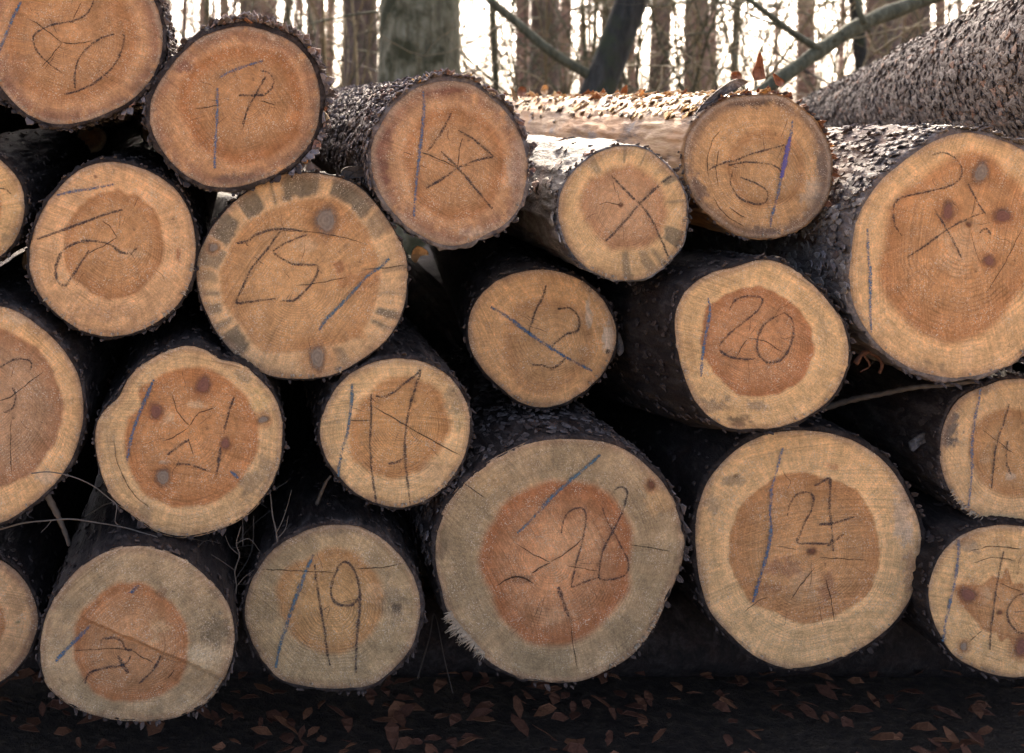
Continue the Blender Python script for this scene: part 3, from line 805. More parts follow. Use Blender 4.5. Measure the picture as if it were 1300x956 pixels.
SPEC['I'] = dict(d=2.0, pith=(375, 363), label='log end with grey blue-stained sapwood wedges and two big grey knots',
  out=[(384,219),(416,222),(453,234.5),(478.5,259.6),(500,291),(516,328.6),(517.7,357),(510,401),(491,432),(459.6,457),(422,476),(381,481),(346.7,477.7),(315,463.6),(287,438.5),(263.5,401),(251,366),(249.4,335),(262,300),(284,269),(315,242),(350,223.5)],
  heart=[(282,350.6),(290,319),(312,288),(343.5,267.5),(381,256.5),(428,256.5),(453,275),(472,306.7),(481.6,335),(478.5,369),(472,401),(453,426),(409,438.5),(365.5,448),(328,441.6),(309,413),(287,388)],
  sap=(0.50,0.36,0.20), heartc=(0.48,0.285,0.13), hrim=0.12, bark=2.0, bmat='bark_dark', nring=46, dir=(0,-0.32), stainc=(0.19,0.165,0.115),
  wedges=[(-178,-170,.5),(-168,-152,.75),(-150,-131,1.0),(-126,-111,1.0),(-106,-102,.8),(-98,-76,1.0),(-70,-44,1.0),(-43,-30,.6),(-12,-8,.6),(2,6,.5),(14,20,.9),(23,27,.9),(52,60,.7),(70,76,.5),(126,147,.95),(150,156,.7),(160,168,.8),(172,178,.7)],
  knots=[(414,280,17,23,15,'grey'),(403,454,12,20,-12,'grey'),(271,314.5,8,8,0,'grey')],
  blots=[(455,355,26,14,(0.33,0.15,0.06),0.5),(430,339,8,8,(0.26,0.10,0.05),0.6),(458,425,16,7,(0.40,0.20,0.07),0.5),(392,312,18,10,PALE,0.5)],
  cracks=[[(375,363),(400,360),(440,352)],[(460,342),(490,340),(515,337)],(1.4,[(356,293),(390,294),(430,300),(465,310)])],
  marks=[('charcoal',3.2,[[(299,309),(315,306),(325,298),(345,292),(365,291),(390,295)],[(299,309),(310,308),(316,312)],[(356,293),(340,315),(320,340),(308,365),(301,384),(320,383),(350,379)],[(390,298),(370,305),(352,315),(348,321),(370,335),(385,336),(404,339),(395,360),(375,380),(355,382)]]),('teal',3.6,[[(494,328),(485,337),(465,352),(440,380),(415,405),(405,420)]])],
  fringe=[(60,170,22,5)])
SPEC['J'] = dict(d=2.12, pith=(712, 428), label='set-back tan log end with a blue diagonal line and white spots',
  out=[(672,343),(702.5,343),(733,353),(757,370.5),(773,392.5),(781.5,414),(779,447),(766,474),(744,495.7),(715.7,513),(691.5,518.7),(663,513),(636.6,493.5),(612.5,469),(599,447),(594,416.6),(599,392.5),(617,367),(641,350.7)],
  heart=[(641,425),(645,399),(672,384),(707,381.5),(737.6,392),(751,419),(751,452),(729,478),(694,500),(663,496),(645,469)],
  sap=(0.50,0.33,0.165), heartc=(0.46,0.285,0.135), hsoft=8, bmat='bark_dark', bark=3, dir=(0.40,-0.12), nring=34, ringamp=1.1,
  blots=[(747.5,398,5,25,W_,0.8),(773,430,8,20,(0.62,0.57,0.46),0.9),(750,369,3.5,3.5,DK,1),(772,447,3.5,3.5,DK,1)],
  marks=[('charcoal',3.0,[[(693,362),(690,375),(682,390),(675,410),(671,425)],[(676,463),(690,464),(700,468),(712,461),(718,455)],[(700,440),(718,425),(733,420),(735,405),(725,392),(708,392)]]),('blue',3.8,[[(623,390),(645,403),(670,422),(700,442),(725,457),(752,471)]])],
  flakes=[(160,0.01,0.5,-180,180,0.016,(0.0,0.12),'flake',(0,0.2))])
SPEC['K'] = dict(d=1.97, pith=(949, 430), label='log end numbered 20 with round orange heartwood and wide dark barked side',
  out=[(967,329.6),(993.6,333.5),(1022,352),(1051,380.6),(1072,412),(1078.6,440.8),(1074.7,472),(1053.7,508.8),(1025,529.7),(988,543),(957,545),(923,543),(896.8,527),(875.9,498),(864,464),(857,427.7),(857.5,396),(868,372.8),(896.8,349),(930.8,338.8)],
  heart=[(1033,441),(1030,422.5),(1020,403),(1010,390),(988,372),(962,364.4),(945,364),(938,367.5),(915,375),(897,394),(890,420),(893,451),(905,472),(925.6,493),(957,505),(983,502),(1009,488),(1025,469.6)],
  sap=(0.55,0.40,0.21), heartc=(0.43,0.225,0.105), hsoft=1.6, hrim=0.25, bmat='bark_dark', bark=4, bulge=0.10, dir=(-0.05,-0.42), nring=50,
  blots=[(905,515,22,14,(0.13,0.12,0.10),0.6),(936,534,16,7,DK,0.7),(960,514,14,7,(0.14,0.13,0.11),0.5),(1045,420,10,25,GR,0.3),(875,450,10,30,(0.40,0.26,0.12),0.4)],
  cracks=[(1.8,[(949,430),(970,433),(993,447)]),[(949,430),(942,440),(935,453)]],
  marks=[('charcoal',3.0,[[(926,394),(935,380),(955,376),(968,380),(962,394),(945,408),(925,425),(914,438),(916,447),(930,454),(945,456),(958,456)],[(995,397),(975,408),(963,425),(962,445),(970,458),(985,460),(998,450),(1006,430),(1007,410),(1000,400),(995,397)]]),('blue',3.6,[[(899,378),(901,395),(899,410),(896,425),(893,445),(891,465),(890,478)]])],
  flakes=[(400,0.01,0.5,-240,0,0.016,(0.0,0.12),'flake',(0,0.16))])
SPEC['L'] = dict(d=1.97, pith=(-2, 510), label='large log end with broad pale sapwood ring halfway down the left edge',
  out=[(0,388),(26,397.5),(55,418.6),(81,444.5),(97,470.5),(106,506),(105,538.5),(94,577),(71,613),(39,642),(0,665),(-45,668),(-95,645),(-135,600),(-155,540),(-150,480),(-120,425),(-75,395),(-35,386)],
  heart=[(79,516),(76,493),(58,457.5),(32,431.6),(0,418.6),(-40,425),(-75,455),(-90,520),(-75,575),(-40,610),(0,619.5),(32,606.5),(58,580.6),(74.5,551.5)],
  sap=(0.56,0.385,0.20), heartc=(0.40,0.25,0.14), hrim=0.35, bark=5, bmat='bark',
  blots=[(62,605,18,10,W_,0.5),(25,403,20,8,W_,0.45)],
  cracks=[(1.8,[(-2,510),(15,503),(35,487),(55,472)]),[(-2,510),(-30,500)],[(14,530),(13,570),(15,600)]],
  marks=[('charcoal',2.6,[[(-5,470),(15,458),(32,456),(40,462),(38,470)],[(5,524),(16,518),(20,502),(16,492)]])])
SPEC['M'] = dict(d=1.95, pith=(240.6, 549), label='lobed log end with five dark knots scattered over orange heartwood',
  out=[(240.6,438),(261,443.4),(278.7,454.6),(302,459.5),(328.5,478.6),(346,499),(357.8,528),(359,560.6),(354.8,592.8),(340,625),(316.8,651.4),(287.5,669),(252,680.7),(226,682.7),(199.6,676),(167.4,654),(141,631),(126.4,595.7),(120.5,563.5),(123.4,537),(132,521),(150,503.5),(161.5,481.5),(182,461),(211,445)],
  heart=[(330,557.7),(325.5,525.4),(311,502),(287.5,481.5),(258,468),(232,467),(199.6,478.6),(178,499),(179,514),(164.4,528),(157,554.7),(161.5,584),(173,613),(196.6,634),(232,644),(264,641),(299,619),(319.7,587)],
  sap=(0.52,0.38,0.205), heartc=(0.47,0.245,0.105), hsoft=2.5, bark=2, bmat='bark_dark', nring=36,
  knots=[(258,489,11,17,20,'purple'),(198,522.5,12,12,0,'purple'),(286,563.5,9,9,0,'purple'),(207,606,11,15,10,'grey'),(334,533,9,6,-10,'grey')],
  blots=[(251,512,12,6,PALE,0.9),(214,528,7,12,PALE,0.7),(322,612,22,24,GR,0.6),(337,592,14,14,GR,0.5),(185,648,9,14,GR,0.6),(311,477,12,9,GR,0.55),(205,587,7,3,W_,0.8),(133,545,14,24,GR,0.35),(333,508,18,16,(0.60,0.46,0.22),0.6)],
  cracks=[(1.8,[(240,542),(220,555),(205,560)]),(1.8,[(240,542),(252,525),(273,518)]),[(240,540),(227,525),(218,500)],[(239,556),(245,578)],[(145,560),(150,590),(168,625),(190,645)]],
  marks=[('charcoal',3.4,[[(297,504),(290,525),(284,550)],[(280,568),(277,590),(274,605)],[(212,578),(225,568),(240,558)],[(224,589),(240,590),(262,597)]]),('blue',4.0,[[(195,482),(185,505),(175,530),(167,555),(161,585)],[(293,597),(298,603),(303,607)]])])
SPEC['N'] = dict(d=2.0, pith=(510, 536), label='pale log end numbered 11 with a teal line and a long straight crack',
  out=[(498,455),(524.7,456.5),(553.6,466),(577.6,485),(592,509),(598,538),(594.5,567),(582.5,596),(563,620),(539,637),(510,645),(481.4,640.5),(457,629.7),(428.5,603),(411.6,576.7),(405.6,548),(409,526),(421,499.8),(440.5,477),(469.4,461)],
  heart=[(570.4,538),(565.6,512),(544,488),(512.7,480),(486,483),(469,500),(447.7,526),(441.7,555),(445,579),(467,598),(498,609),(524.7,603),(546,586),(563,565)],
  sap=(0.58,0.425,0.225), heartc=(0.50,0.285,0.12), hsoft=4, bark=4, nring=40, ringamp=1.3,
  blots=[(576,500,16,24,GR,0.5),(585,530,10,16,(0.36,0.32,0.18),0.4),(555,600,26,14,PALE,0.4)],
  cracks=[(2.4,[(473,516),(500,531),(520,543),(550,560),(585,578)]),[(444,534),(470,534)]],
  marks=[('charcoal',3.4,[[(471,500),(471,530),(470,560),(471,590),(475,620),(478,640)],[(477,503),(487,504),(500,498),(515,486),(527,477),(534,470),(530,485),(522,510),(516,540),(514,570),(516,600),(519,625),(521,640)],[(493,589),(503,587),(512,582)]]),('teal',3.8,[[(447,487),(446,510),(443,535),(440,555),(435,570),(431,590),(430,605)]])],
  fringe=[(40,110,26,4)])
SPEC['O'] = dict(d=2.06, pith=(1287, 576), label='log end with a dark blue-grey stain on its left rim at the right edge',
  out=[(1276,482),(1250.5,490),(1218,506),(1202,529),(1194,556.7),(1194,589),(1202,616.5),(1216,639.6),(1236.7,655.7),(1269,668),(1300,668),(1345,652),(1375,620),(1388,580),(1380,540),(1345,500),(1300,481)],
  heart=[(1232,575),(1239,536),(1262,522),(1287,519),(1320,525),(1345,560),(1345,600),(1325,625),(1290,631.5),(1264,626),(1241,605)],
  sap=(0.52,0.38,0.21), heartc=(0.45,0.27,0.125), hsoft=4, bmat='bark', bark=4, nring=34,
  blots=[(1204,545,15,26,(0.09,0.095,0.10),0.85),(1245,495,26,7,(0.20,0.20,0.18),0.6),(1283,605,6,5,W_,0.7),(1250,585,10,4,PALE,0.8)],
  cracks=[(1.6,[(1247,546),(1270,563),(1287,576)])],
  marks=[('charcoal',2.8,[[(1281,513),(1275,535),(1265,565),(1261,595),(1259,620)],[(1279,560),(1278,585),(1283,603)]]),('greyblue',3.8,[[(1245,493),(1241,515),(1236,540),(1234,570),(1234,600),(1231,630),(1229,645)]])],
  fringe=[(110,150,24,7)], flakes=[(300,0.01,0.5,-240,20,0.016,(0.0,0.12),'flake',(0,0.2))])
SPEC['P'] = dict(d=2.0, pith=(-35, 795), label='bottom log end at the left edge with a small orange heart',
  out=circ(-38,788,86,16,0.02,5), sap=(0.50,0.345,0.19), hr=0.5, bmat='bark_dark', rims=[(14,PUR,0.5)], blots=[(23,790,4,3,(0.15,0.16,0.08),0.8)])
SPEC['Q'] = dict(d=1.905, pith=(167, 822.6), label='grey bottom log end with a stepped saw cut and small orange heart',
  out=[(176.5,691.5),(210,698.6),(241,713),(264.7,734),(284,756),(293,777),(298,803.5),(294.5,834.5),(284,863),(265,890),(235,907),(180,916),(120,908),(80,890),(57,865.5),(50,825),(53.6,796),(66.8,763),(88,734),(114.5,710.5),(143,696)],
  heart=[(238,803.5),(232.5,784.5),(214.6,760.6),(191,744),(164.5,739),(133.5,748.7),(110,770),(95,796),(92,822.6),(100,851),(107,865.5),(130,885),(170,892),(210,880),(235,850)],
  sap=(0.46,0.36,0.22), heartc=(0.40,0.22,0.105), hsoft=3, hrim=0.35, hcore=0.35, grey=0.85, bark=3, bmat='bark_dark', nring=46, ringamp=1.2, stainc=(0.30,0.25,0.155),
  blots=[(270,800,22,22,(0.09,0.085,0.06),0.6),(258,832,24,16,(0.52,0.45,0.30),0.6),(200,800,14,14,(0.58,0.44,0.26),0.55),(204,752,8,9,(0.20,0.13,0.08),0.6)],
  cracks=[(3.2,[(112,785),(130,793),(155,800),(180,808),(192,810)]),[(94,826),(130,824),(165,824)],(1.8,[(168,826),(180,834),(195,842)]),(2.2,[(215,822),(240,837),(265,851),(285,858)]),[(222,850),(213,862)]],
  steps=[(108,784,285,860,0.010,3.0)],
  marks=[('charcoal',3.2,[[(128,820),(130,812),(145,810),(155,815),(160,825),(168,825)],[(108,868),(113,855),(130,849),(150,846),(160,842),(166,833)],[(204,832),(198,845),(185,860),(176,868)],(6.0,[(150,832),(155,842),(162,855)])]),('blue',4.6,[[(176,743),(163,755),(148,768),(128,782)],[(115,794),(98,811),(85,824),(70,840)]])],
  fringe=[(18,36,20,4)])
SPEC['R'] = dict(d=2.0, pith=(420.5, 768), label='bottom log end numbered 19 with grey-green sapwood',
  out=[(430.5,666),(463,671),(490.8,687.7),(510.8,707.8),(526,733),(533.4,763),(532,790.6),(521,823),(500.8,848),(478,866),(430,874),(385,871),(352.7,861),(335,840.8),(317.6,810.6),(310,780.5),(314,753),(327.6,722.8),(350,695),(375,680),(398,670)],
  heart=[(485.7,750),(473,723),(450.6,703),(428,695),(403,700),(390,709),(360,725),(351.5,753),(356.5,780.5),(370,805.6),(400,827),(430.5,829.5),(460.6,815.7),(483,788)],
  sap=(0.44,0.345,0.20), heartc=(0.48,0.29,0.125), hsoft=4, grey=0.6, bark=5, nring=36, ringamp=1.4, stainc=(0.30,0.25,0.15), dir=(0.25,0),
  blots=[(500,770,18,30,GR,0.5),(503,772,6,6,DK,0.6),(475,755,18,16,PALE,0.35),(420,672,40,8,GR,0.5)],
  cracks=[(1.8,[(330,723),(360,724),(400,726),(425,727)]),(1.8,[(452,722),(490,720),(512,715)]),[(400,715),(400,722)]],
  marks=[('charcoal',3.6,[[(399,717),(402,740),(406,765),(411,795),(415,825),(419,845)],[(430,720),(423,735),(420,752),(425,765),(438,769),(450,766),(456,757)],[(427,722),(438,713),(450,725),(456,745),(457,765),(454,800),(452,830),(452,855)]]),('teal',4.6,[[(398,704),(388,725),(377,755),(367,785),(357,815),(350,848)]])])
SPEC['S'] = dict(d=2.018, pith=(699.4, 714), label='big grey log end with red-orange heart and torn white fibres at lower left',
  out=[(733,556),(778.5,563),(816,586),(846,618),(863,655.5),(869,689),(863,723),(850,753),(831,795),(801,832.5),(771,851),(737,864.5),(695.7,866),(658,860.7),(620,840),(598,817),(571,783.5),(558,742),(551,704.5),(554.5,670.6),(571,633),(601.5,599),(639,574.6),(684,557.6)],
  heart=[(803,697),(801,670.6),(786,636.7),(756,616),(718,610),(680.6,614),(643,636.7),(616.6,678),(605,712),(612,734.6),(622,750),(624,766),(643,791),(669,814),(699.4,821),(741,810),(771,787),(788,765),(797,752),(799,735)],
  sap=(0.42,0.33,0.20), heartc=(0.39,0.20,0.095), hsoft=5, hrim=0.40, hcore=0.75, grey=0.85, bark=6, amp=0.007, nring=52, stainc=(0.28,0.235,0.145), bmat='bark',
  knots=[(827,616,7,8,0,'small')],
  blots=[(838,636,26,22,(0.52,0.36,0.18),0.6),(722,690,50,40,(0.62,0.42,0.24),0.4),(612,612,30,16,(0.46,0.34,0.18),0.5),(660,735,24,8,(0.13,0.07,0.04),0.55),(700,780,26,14,(0.66,0.46,0.28),0.4),(560,700,8,16,DK,0.4)],
  cracks=[(2.0,[(699,714),(720,701),(742,682)]),(2.0,[(699,714),(685,721),(675,728)]),[(699,714),(680,705),(655,690)],[(720,718),(740,722),(760,725)],[(725,795),(728,820),(733,850)],[(800,692),(825,695),(850,700)],(3.0,[(630,744),(645,735),(662,733),(678,741)]),[(587,612),(600,622),(615,632)]],
  marks=[('charcoal',2.8,[[(713,677),(716,660),(725,648),(738,645),(744,655),(740,685),(733,710),(727,735),(725,746)],[(725,746),(745,738),(760,733)],[(780,622),(790,618),(796,626),(790,650),(778,675),(765,700),(761,725),(762,735),(780,735),(795,728),(798,715),(792,700),(780,678),(768,655),(765,645)],(6.5,[(709,745),(715,765),(722,783)])]),('teal',4.0,[[(762,577),(750,588),(730,605),(700,632),(675,660),(657,677)]])],
  fringe=[(126,154,90,12),(134,149,30,17),(22,60,34,5)], flakes=[(1600,0.01,0.7,-190,10,0.02,(0.0,0.13),'flake',(0.1,0.6)),(100,0.03,0.4,0,180,0.012,(0.0,0.1),'flake',(0,0.2))])
SPEC['T'] = dict(d=2.067, pith=(1030.7, 700.7), label='big golden-rimmed log end right of the big grey one in the bottom row',
  out=[(1016.5,546),(1059,551),(1102,569),(1134,597.6),(1155,633),(1169,668.7),(1169,708),(1162,747),(1141,786),(1109,814.5),(1066,836),(1023.6,848),(995,848),(963,836),(927.6,807),(902.7,779),(888.5,740),(883,700.7),(883,661.6),(895.6,615),(927.6,576),(966.7,553)],
  heart=[(1116,700.7),(1105,651),(1080.5,619),(1038,603),(998.7,601),(966.7,617),(942,640),(929,679),(927.6,722),(934,738),(944,752),(956,766),(975,774),(1002,786),(1030.7,792),(1053,787),(1064,782),(1073,777),(1102,750.5)],
  sap=(0.60,0.435,0.23), heartc=(0.475,0.27,0.12), hsoft=1.6, hrim=0.2, bark=6, bmat='bark_dark', nring=54,
  knots=[(1030.7,700,7,6,0,'small')],
  blots=[(930,612,18,9,(0.13,0.13,0.11),0.5),(905,640,10,16,(0.15,0.15,0.13),0.5),(935,604,6,5,DK,0.7),(1000,722,26,14,(0.24,0.11,0.08),0.45),(972,748,24,8,(0.23,0.11,0.06),0.5),(1050,745,12,28,(0.28,0.14,0.09),0.5),(1148,650,14,50,(0.50,0.45,0.38),0.6),(1158,730,10,36,(0.30,0.17,0.12),0.5),(1055,592,8,7,(0.38,0.16,0.08),0.5),(1020,740,22,26,PALE,0.35)],
  cracks=[[(1040,708),(1060,709),(1100,711)],[(1035,720),(1015,745),(1003,762)],[(945,777),(960,765),(975,758)],[(1059,790),(1056,765),(1048,735)]],
  marks=[('charcoal',3.2,[[(1000,655),(1003,640),(1012,628),(1025,625),(1033,632),(1030,648),(1023,660),(1017,675),(1013,689),(1030,690),(1050,690),(1058,685)],[(1034,617),(1045,611),(1054,609),(1053,640),(1056,670),(1058,700)],[(1040,666),(1060,664),(1085,656)],[(1050,693),(1060,687),(1071,678)]]),('blue',4.0,[[(978,655),(978,680),(972,710),(963,740),(956,765)]]),('greyblue',4.0,[[(994,568),(988,590),(980,620),(977,655)]])],
  flakes=[(300,0.02,0.5,-180,180,0.014,(0.0,0.15),'flake',(0,0.3))])
SPEC['U'] = dict(d=2.03, pith=(1280, 777), label='bottom right log end with a jagged heart and purple knots',
  out=[(1260,667),(1228,675),(1200.6,693.7),(1185.7,716.7),(1177.6,746.6),(1180,776.5),(1193.7,808.7),(1210,831.7),(1237,848),(1265,858),(1299.5,860.5),(1350,842),(1380,805),(1390,760),(1375,715),(1340,680),(1300,668)],
  heart=[(1213,746),(1242,743),(1260,733),(1273,731),(1277.7,722.5),(1283,733),(1299.5,740),(1320,745),(1340,770),(1330,810),(1310,830),(1297,834),(1281,811),(1271,813),(1265,805),(1247,799.5),(1230.5,779),(1219,763)],
  sap=(0.56,0.405,0.21), heartc=(0.46,0.26,0.115), hsoft=1.6, bark=4, bmat='bark_dark', nring=30,
  knots=[(1229,755,16,11,15,'purple'),(1297,822,12,15,0,'purple'),(1223.6,821,6,8,20,'grey'),(1269.6,777.7,4,4,0,'small')],
  blots=[(1225,692,20,14,(0.22,0.22,0.20),0.5),(1240,685,40,8,(0.40,0.26,0.13),0.5),(1250,755,10,9,PALE,0.6)],
  cracks=[[(1268,740),(1285,747),(1299,752)],[(1247,800),(1238,808),(1230,815)],[(1230,700),(1260,694),(1298,697)],[(1235,715),(1262,708),(1290,712)]],
  marks=[('charcoal',3.0,[[(1274,700),(1266,740),(1262,770),(1258,800),(1257,825)],[(1300,753),(1287,760),(1279,775),(1281,790),(1292,802),(1300,804)]]),('greyblue',4.0,[[(1217,685),(1216,710),(1212,740)]]),('blue',4.0,[[(1212,740),(1205,770),(1200,795),(1197,815)]])])

for i, (cx_, cy_, rr_, lb_) in enumerate([(1475, 615, 88, 'unmarked log end in the pile right of the stained right-edge log'), (1500, 790, 92, 'unmarked bottom log end right of the log with the jagged heart'),  # logs added out of frame so sunlight does not leak past the pile
        (1490, 400, 110, 'unmarked log end right of the largest knotty log'), (1670, 700, 120, 'unmarked log end closing the pile on the far right'), (-190, 330, 95, 'unmarked log end left of the log cut by the left edge'), (-230, 780, 110, 'unmarked bottom log end closing the pile on the far left'), (-130, 110, 80, 'unmarked log end left of the corner log')]):
    SPEC['X%d' % i] = dict(d=2.0, pith=(cx_ + 5, cy_ + 6), label=lb_, out=circ(cx_, cy_, rr_, 16, 0.03, 20 + i), hr=0.6, bmat='bark_dark', nb=96, nu=20, nu2=12)
# thin logs added deep in the gaps to block leaking sunlight
for i, (cx_, cy_, rr_, lb_) in enumerate([(550, 385, 36, 'thin set-back log deep between the grey-wedged log and the blue-lined one'), (678, 312, 26, 'thin set-back log deep under the large charcoal cross'),
        (158, 180, 22, 'thin set-back log deep between the corner log and the log numbered 7'), (52, 192, 26, 'thin set-back log deep under the corner log'), (895, 318, 19, 'thin set-back log deep under the violet-lined log'),
        (1065, 335, 22, 'thin set-back log deep beside the largest knotty log'), (250, 252, 11, 'pole-thin log deep between the looped 6 and the grey-wedged log'), (697, 210, 30, 'thin set-back log hidden in the notch behind the flaky log'), (8, 362, 22, 'thin set-back log deep above the large left edge log')]):
    dY = 2.3 if i in (7, 8) else 2.7
    kY = 2.0 / dY
    SPEC['Y%d' % i] = dict(d=dY, pith=(VX + (cx_ - VX) * kY, VY + (cy_ - VY) * kY), label=lb_, out=circ(VX + (cx_ - VX) * kY, VY + (cy_ - VY) * kY, rr_ * kY, 12, 0.03, 60 + i), L=2.4, bark=1.5, hr=0.6, bmat='bark_dark', nb=64, nu=12, nu2=12, flakes=[], fringe=[], small=True)
LOGS = {}
for k, sp in SPEC.items():
    LOGS[k] = make_log(k, sp)

# ---- long bark-covered log lying over the right end of the pile
def bark_log():
    p0, p1 = px(1560, 45, 1.95), px(1000, 172, 5.5)
    r0, r1 = 0.215, 0.105
    root = empty('log', tuple(p0 - np.array([0, 0, r0])))
    tag(root, 'long scaly grey-barked log lying on top at the upper right corner', 'log', 'sawn logs stacked in the pile')
    ax = (p1 - p0); Ln = np.linalg.norm(ax); ax /= Ln
    sx = np.cross(ax, [0, 0, 1]); sx /= np.linalg.norm(sx); sz = np.cross(sx, ax)
    def rad(u, t):
        a = 7 + 6 * np.cos(t); b = 7 + 6 * np.sin(t)
        return (r0 + (r1 - r0) * u) + 0.010 * (fbm(a, b, u * Ln * 6, 4) - 0.5) * 2 + 0.006 * (np.abs(vnoise(a * 2.6, b * 2.6, u * Ln * 16) - 0.5) * 2 - 0.5)
    us = np.linspace(0, 1, 300); ts = np.linspace(-np.pi, np.pi, 200, endpoint=False)
    U, T = np.meshgrid(us, ts, indexing='ij')
    RR = rad(U, T)
    V = p0 + U[..., None] * Ln * ax + RR[..., None] * (np.cos(T)[..., None] * sx + np.sin(T)[..., None] * sz)
    bark = mesh_obj('bark', V.reshape(-1, 3), grid_faces(300, 200)[:, ::-1], M['bark_grey'], root)
    for e, nm in ((0, 'cut_face'), (-1, 'rear_face')):
        mesh_obj(nm, V[e], np.arange(200)[None, ::(1 if e == 0 else -1)], M['rear'], root)
    def surf(u, t):
        n = np.cos(t)[:, None] * sx + np.sin(t)[:, None] * sz
        return p0 + (u * Ln)[:, None] * ax + rad(u, t)[:, None] * n, n, np.broadcast_to(-ax, (len(u), 3))
    flakes('bark_flakes', bark, surf, 17000, (0, 1), (R(60), R(270)), 0.027, (0.0, 0.10), M['flake_brown'], 77, (0.0, 1.0), 2.2, 0.0009)
    return root
bark_log()

# ---- bearers that carry the pile
ZB = HC - (872 - VY) * 2.0 / F
def bearer(y, r, label):
    root = empty('bearer_log', (1.0, y, 0.0))
    tag(root, label, 'log', 'bearer logs under the pile')
    us = np.linspace(-1.6, 3.4, 90); ts = np.linspace(-np.pi, np.pi, 40, endpoint=False)
    U, T = np.meshgrid(us, ts, indexing='ij')
    RR = r * (0.97 + 0.10 * (fbm(5 + 3 * np.cos(T), 5 + 3 * np.sin(T), U * 5 + y, 4) - 0.5))
    V = np.stack([U, y + RR * np.cos(T), ZB - r - 0.006 + RR * np.sin(T)], -1)
    mesh_obj('bark', V.reshape(-1, 3), grid_faces(90, 40)[:, ::-1], M['bark_dark'], root)
    mesh_obj('end_face', V[0], np.arange(40)[None, :], M['rear'], root)
    mesh_obj('end_face', V[-1], np.arange(40)[None, ::-1], M['rear'], root)
bearer(2.42, 0.082, 'dark front bearer log lying crosswise under the bottom row')
bearer(4.30, 0.082, 'dark rear bearer log lying crosswise under the far ends of the pile')

# ------------------------------------------------------------------ forest behind
def branch(tu, p, dirv, length, r, depth, q, sides=5, droop=0.0, kids=4, curl=0.35):
    k = 6
    P = [np.array(p, float)]
    dv = np.array(dirv, float); dv /= np.linalg.norm(dv)
    for i in range(k):
        dv = dv + q.normal(0, curl * 0.35, 3) + np.array([0, 0, -droop * 0.12]); dv /= np.linalg.norm(dv)
        P.append(P[-1] + dv * length / k)
    P = np.array(P)
    tu.add(P, np.linspace(r, r * 0.35, k + 1), sides if depth > 0 else 3)
    if depth > 0:
        for _ in range(kids):
            i = q.integers(2, k + 1)
            t = P[i] - P[i - 1]; t /= np.linalg.norm(t)
            nd = t + q.normal(0, 0.65, 3)
            branch(tu, P[i], nd, length * q.uniform(0.4, 0.7), r * 0.45, depth - 1, q, sides, droop, kids, curl)

def tree(name, label, x, width, dist, mat, h=11.0, lean=(0, 0), seed=0, group='pine trees behind the pile', limb_h=(4.0, 10.0), nl=12, ymark=60, crown_mat='twig_dark', low=0, cat='tree', wob=0.03):
    """trunk whose middle at photo height ymark is x, with its real width"""
    q = np.random.default_rng(seed + 500)
    c = px(x, ymark, dist)
    r = width * dist / F / 2
    bx, by = c[0] - lean[0] * c[2], c[1] - lean[1] * c[2]
    root = empty(name, (bx, by, -0.3))
    tag(root, label, cat, group)
    zs = np.concatenate([np.linspace(-0.35, 3.5, 26), np.linspace(3.8, h, 12)])
    wx = np.interp(zs, np.linspace(-1, h, 9), q.normal(0, wob, 9)); wx -= np.interp(c[2], zs, wx)
    wy = np.interp(zs, np.linspace(-1, h, 9), q.normal(0, wob, 9))
    ax = np.stack([bx + lean[0] * zs + wx, by + lean[1] * zs + wy, zs], 1)
    rr = r * (1.0 - 0.75 * np.clip((zs - 1) / h, -0.05, 1)) * (1 + 0.35 * np.exp(-(zs + 0.2) / 0.3))
    n = 28 if r > 0.05 else 10
    ts = np.linspace(-np.pi, np.pi, n, endpoint=False)
    rough = 1 + 0.16 * (fbm(5 + 4 * np.cos(ts)[None, :], 5 + 4 * np.sin(ts)[None, :], zs[:, None] * 1.3 + seed, 3) - 0.5)
    V = ax[:, None, :] + (rr[:, None] * rough)[..., None] * np.stack([np.cos(ts), np.sin(ts), 0 * ts], -1)[None]
    mesh_obj('trunk', V.reshape(-1, 3), [grid_faces(len(zs), n), np.arange(n)[None, :] + (len(zs) - 1) * n], M[mat], root)
    tu = Tubes()
    for i in range(nl):
        z = q.uniform(*limb_h); a = q.uniform(0, 2 * math.pi)
        p = [np.interp(z, zs, ax[:, 0]), np.interp(z, zs, ax[:, 1]), z]
        branch(tu, p, (math.cos(a), math.sin(a), 0.35), q.uniform(0.9, 2.2), max(0.012, r * 0.22), 2, q, 4, 0.2, 3)
    for i in range(low):                                           # dead lower twigs
        z = q.uniform(0.9, 3.2); a = q.uniform(0, 2 * math.pi)
        p = [np.interp(z, zs, ax[:, 0]), np.interp(z, zs, ax[:, 1]), z]
        branch(tu, p, (math.cos(a), math.sin(a), q.uniform(-0.3, 0.4)), q.uniform(0.7, 1.8), 0.010, 1, q, 4, 0.5, 4, 0.5)
    if tu.n: tu.build('crown', M[crown_mat], root)
    return root, ax, zs, rr

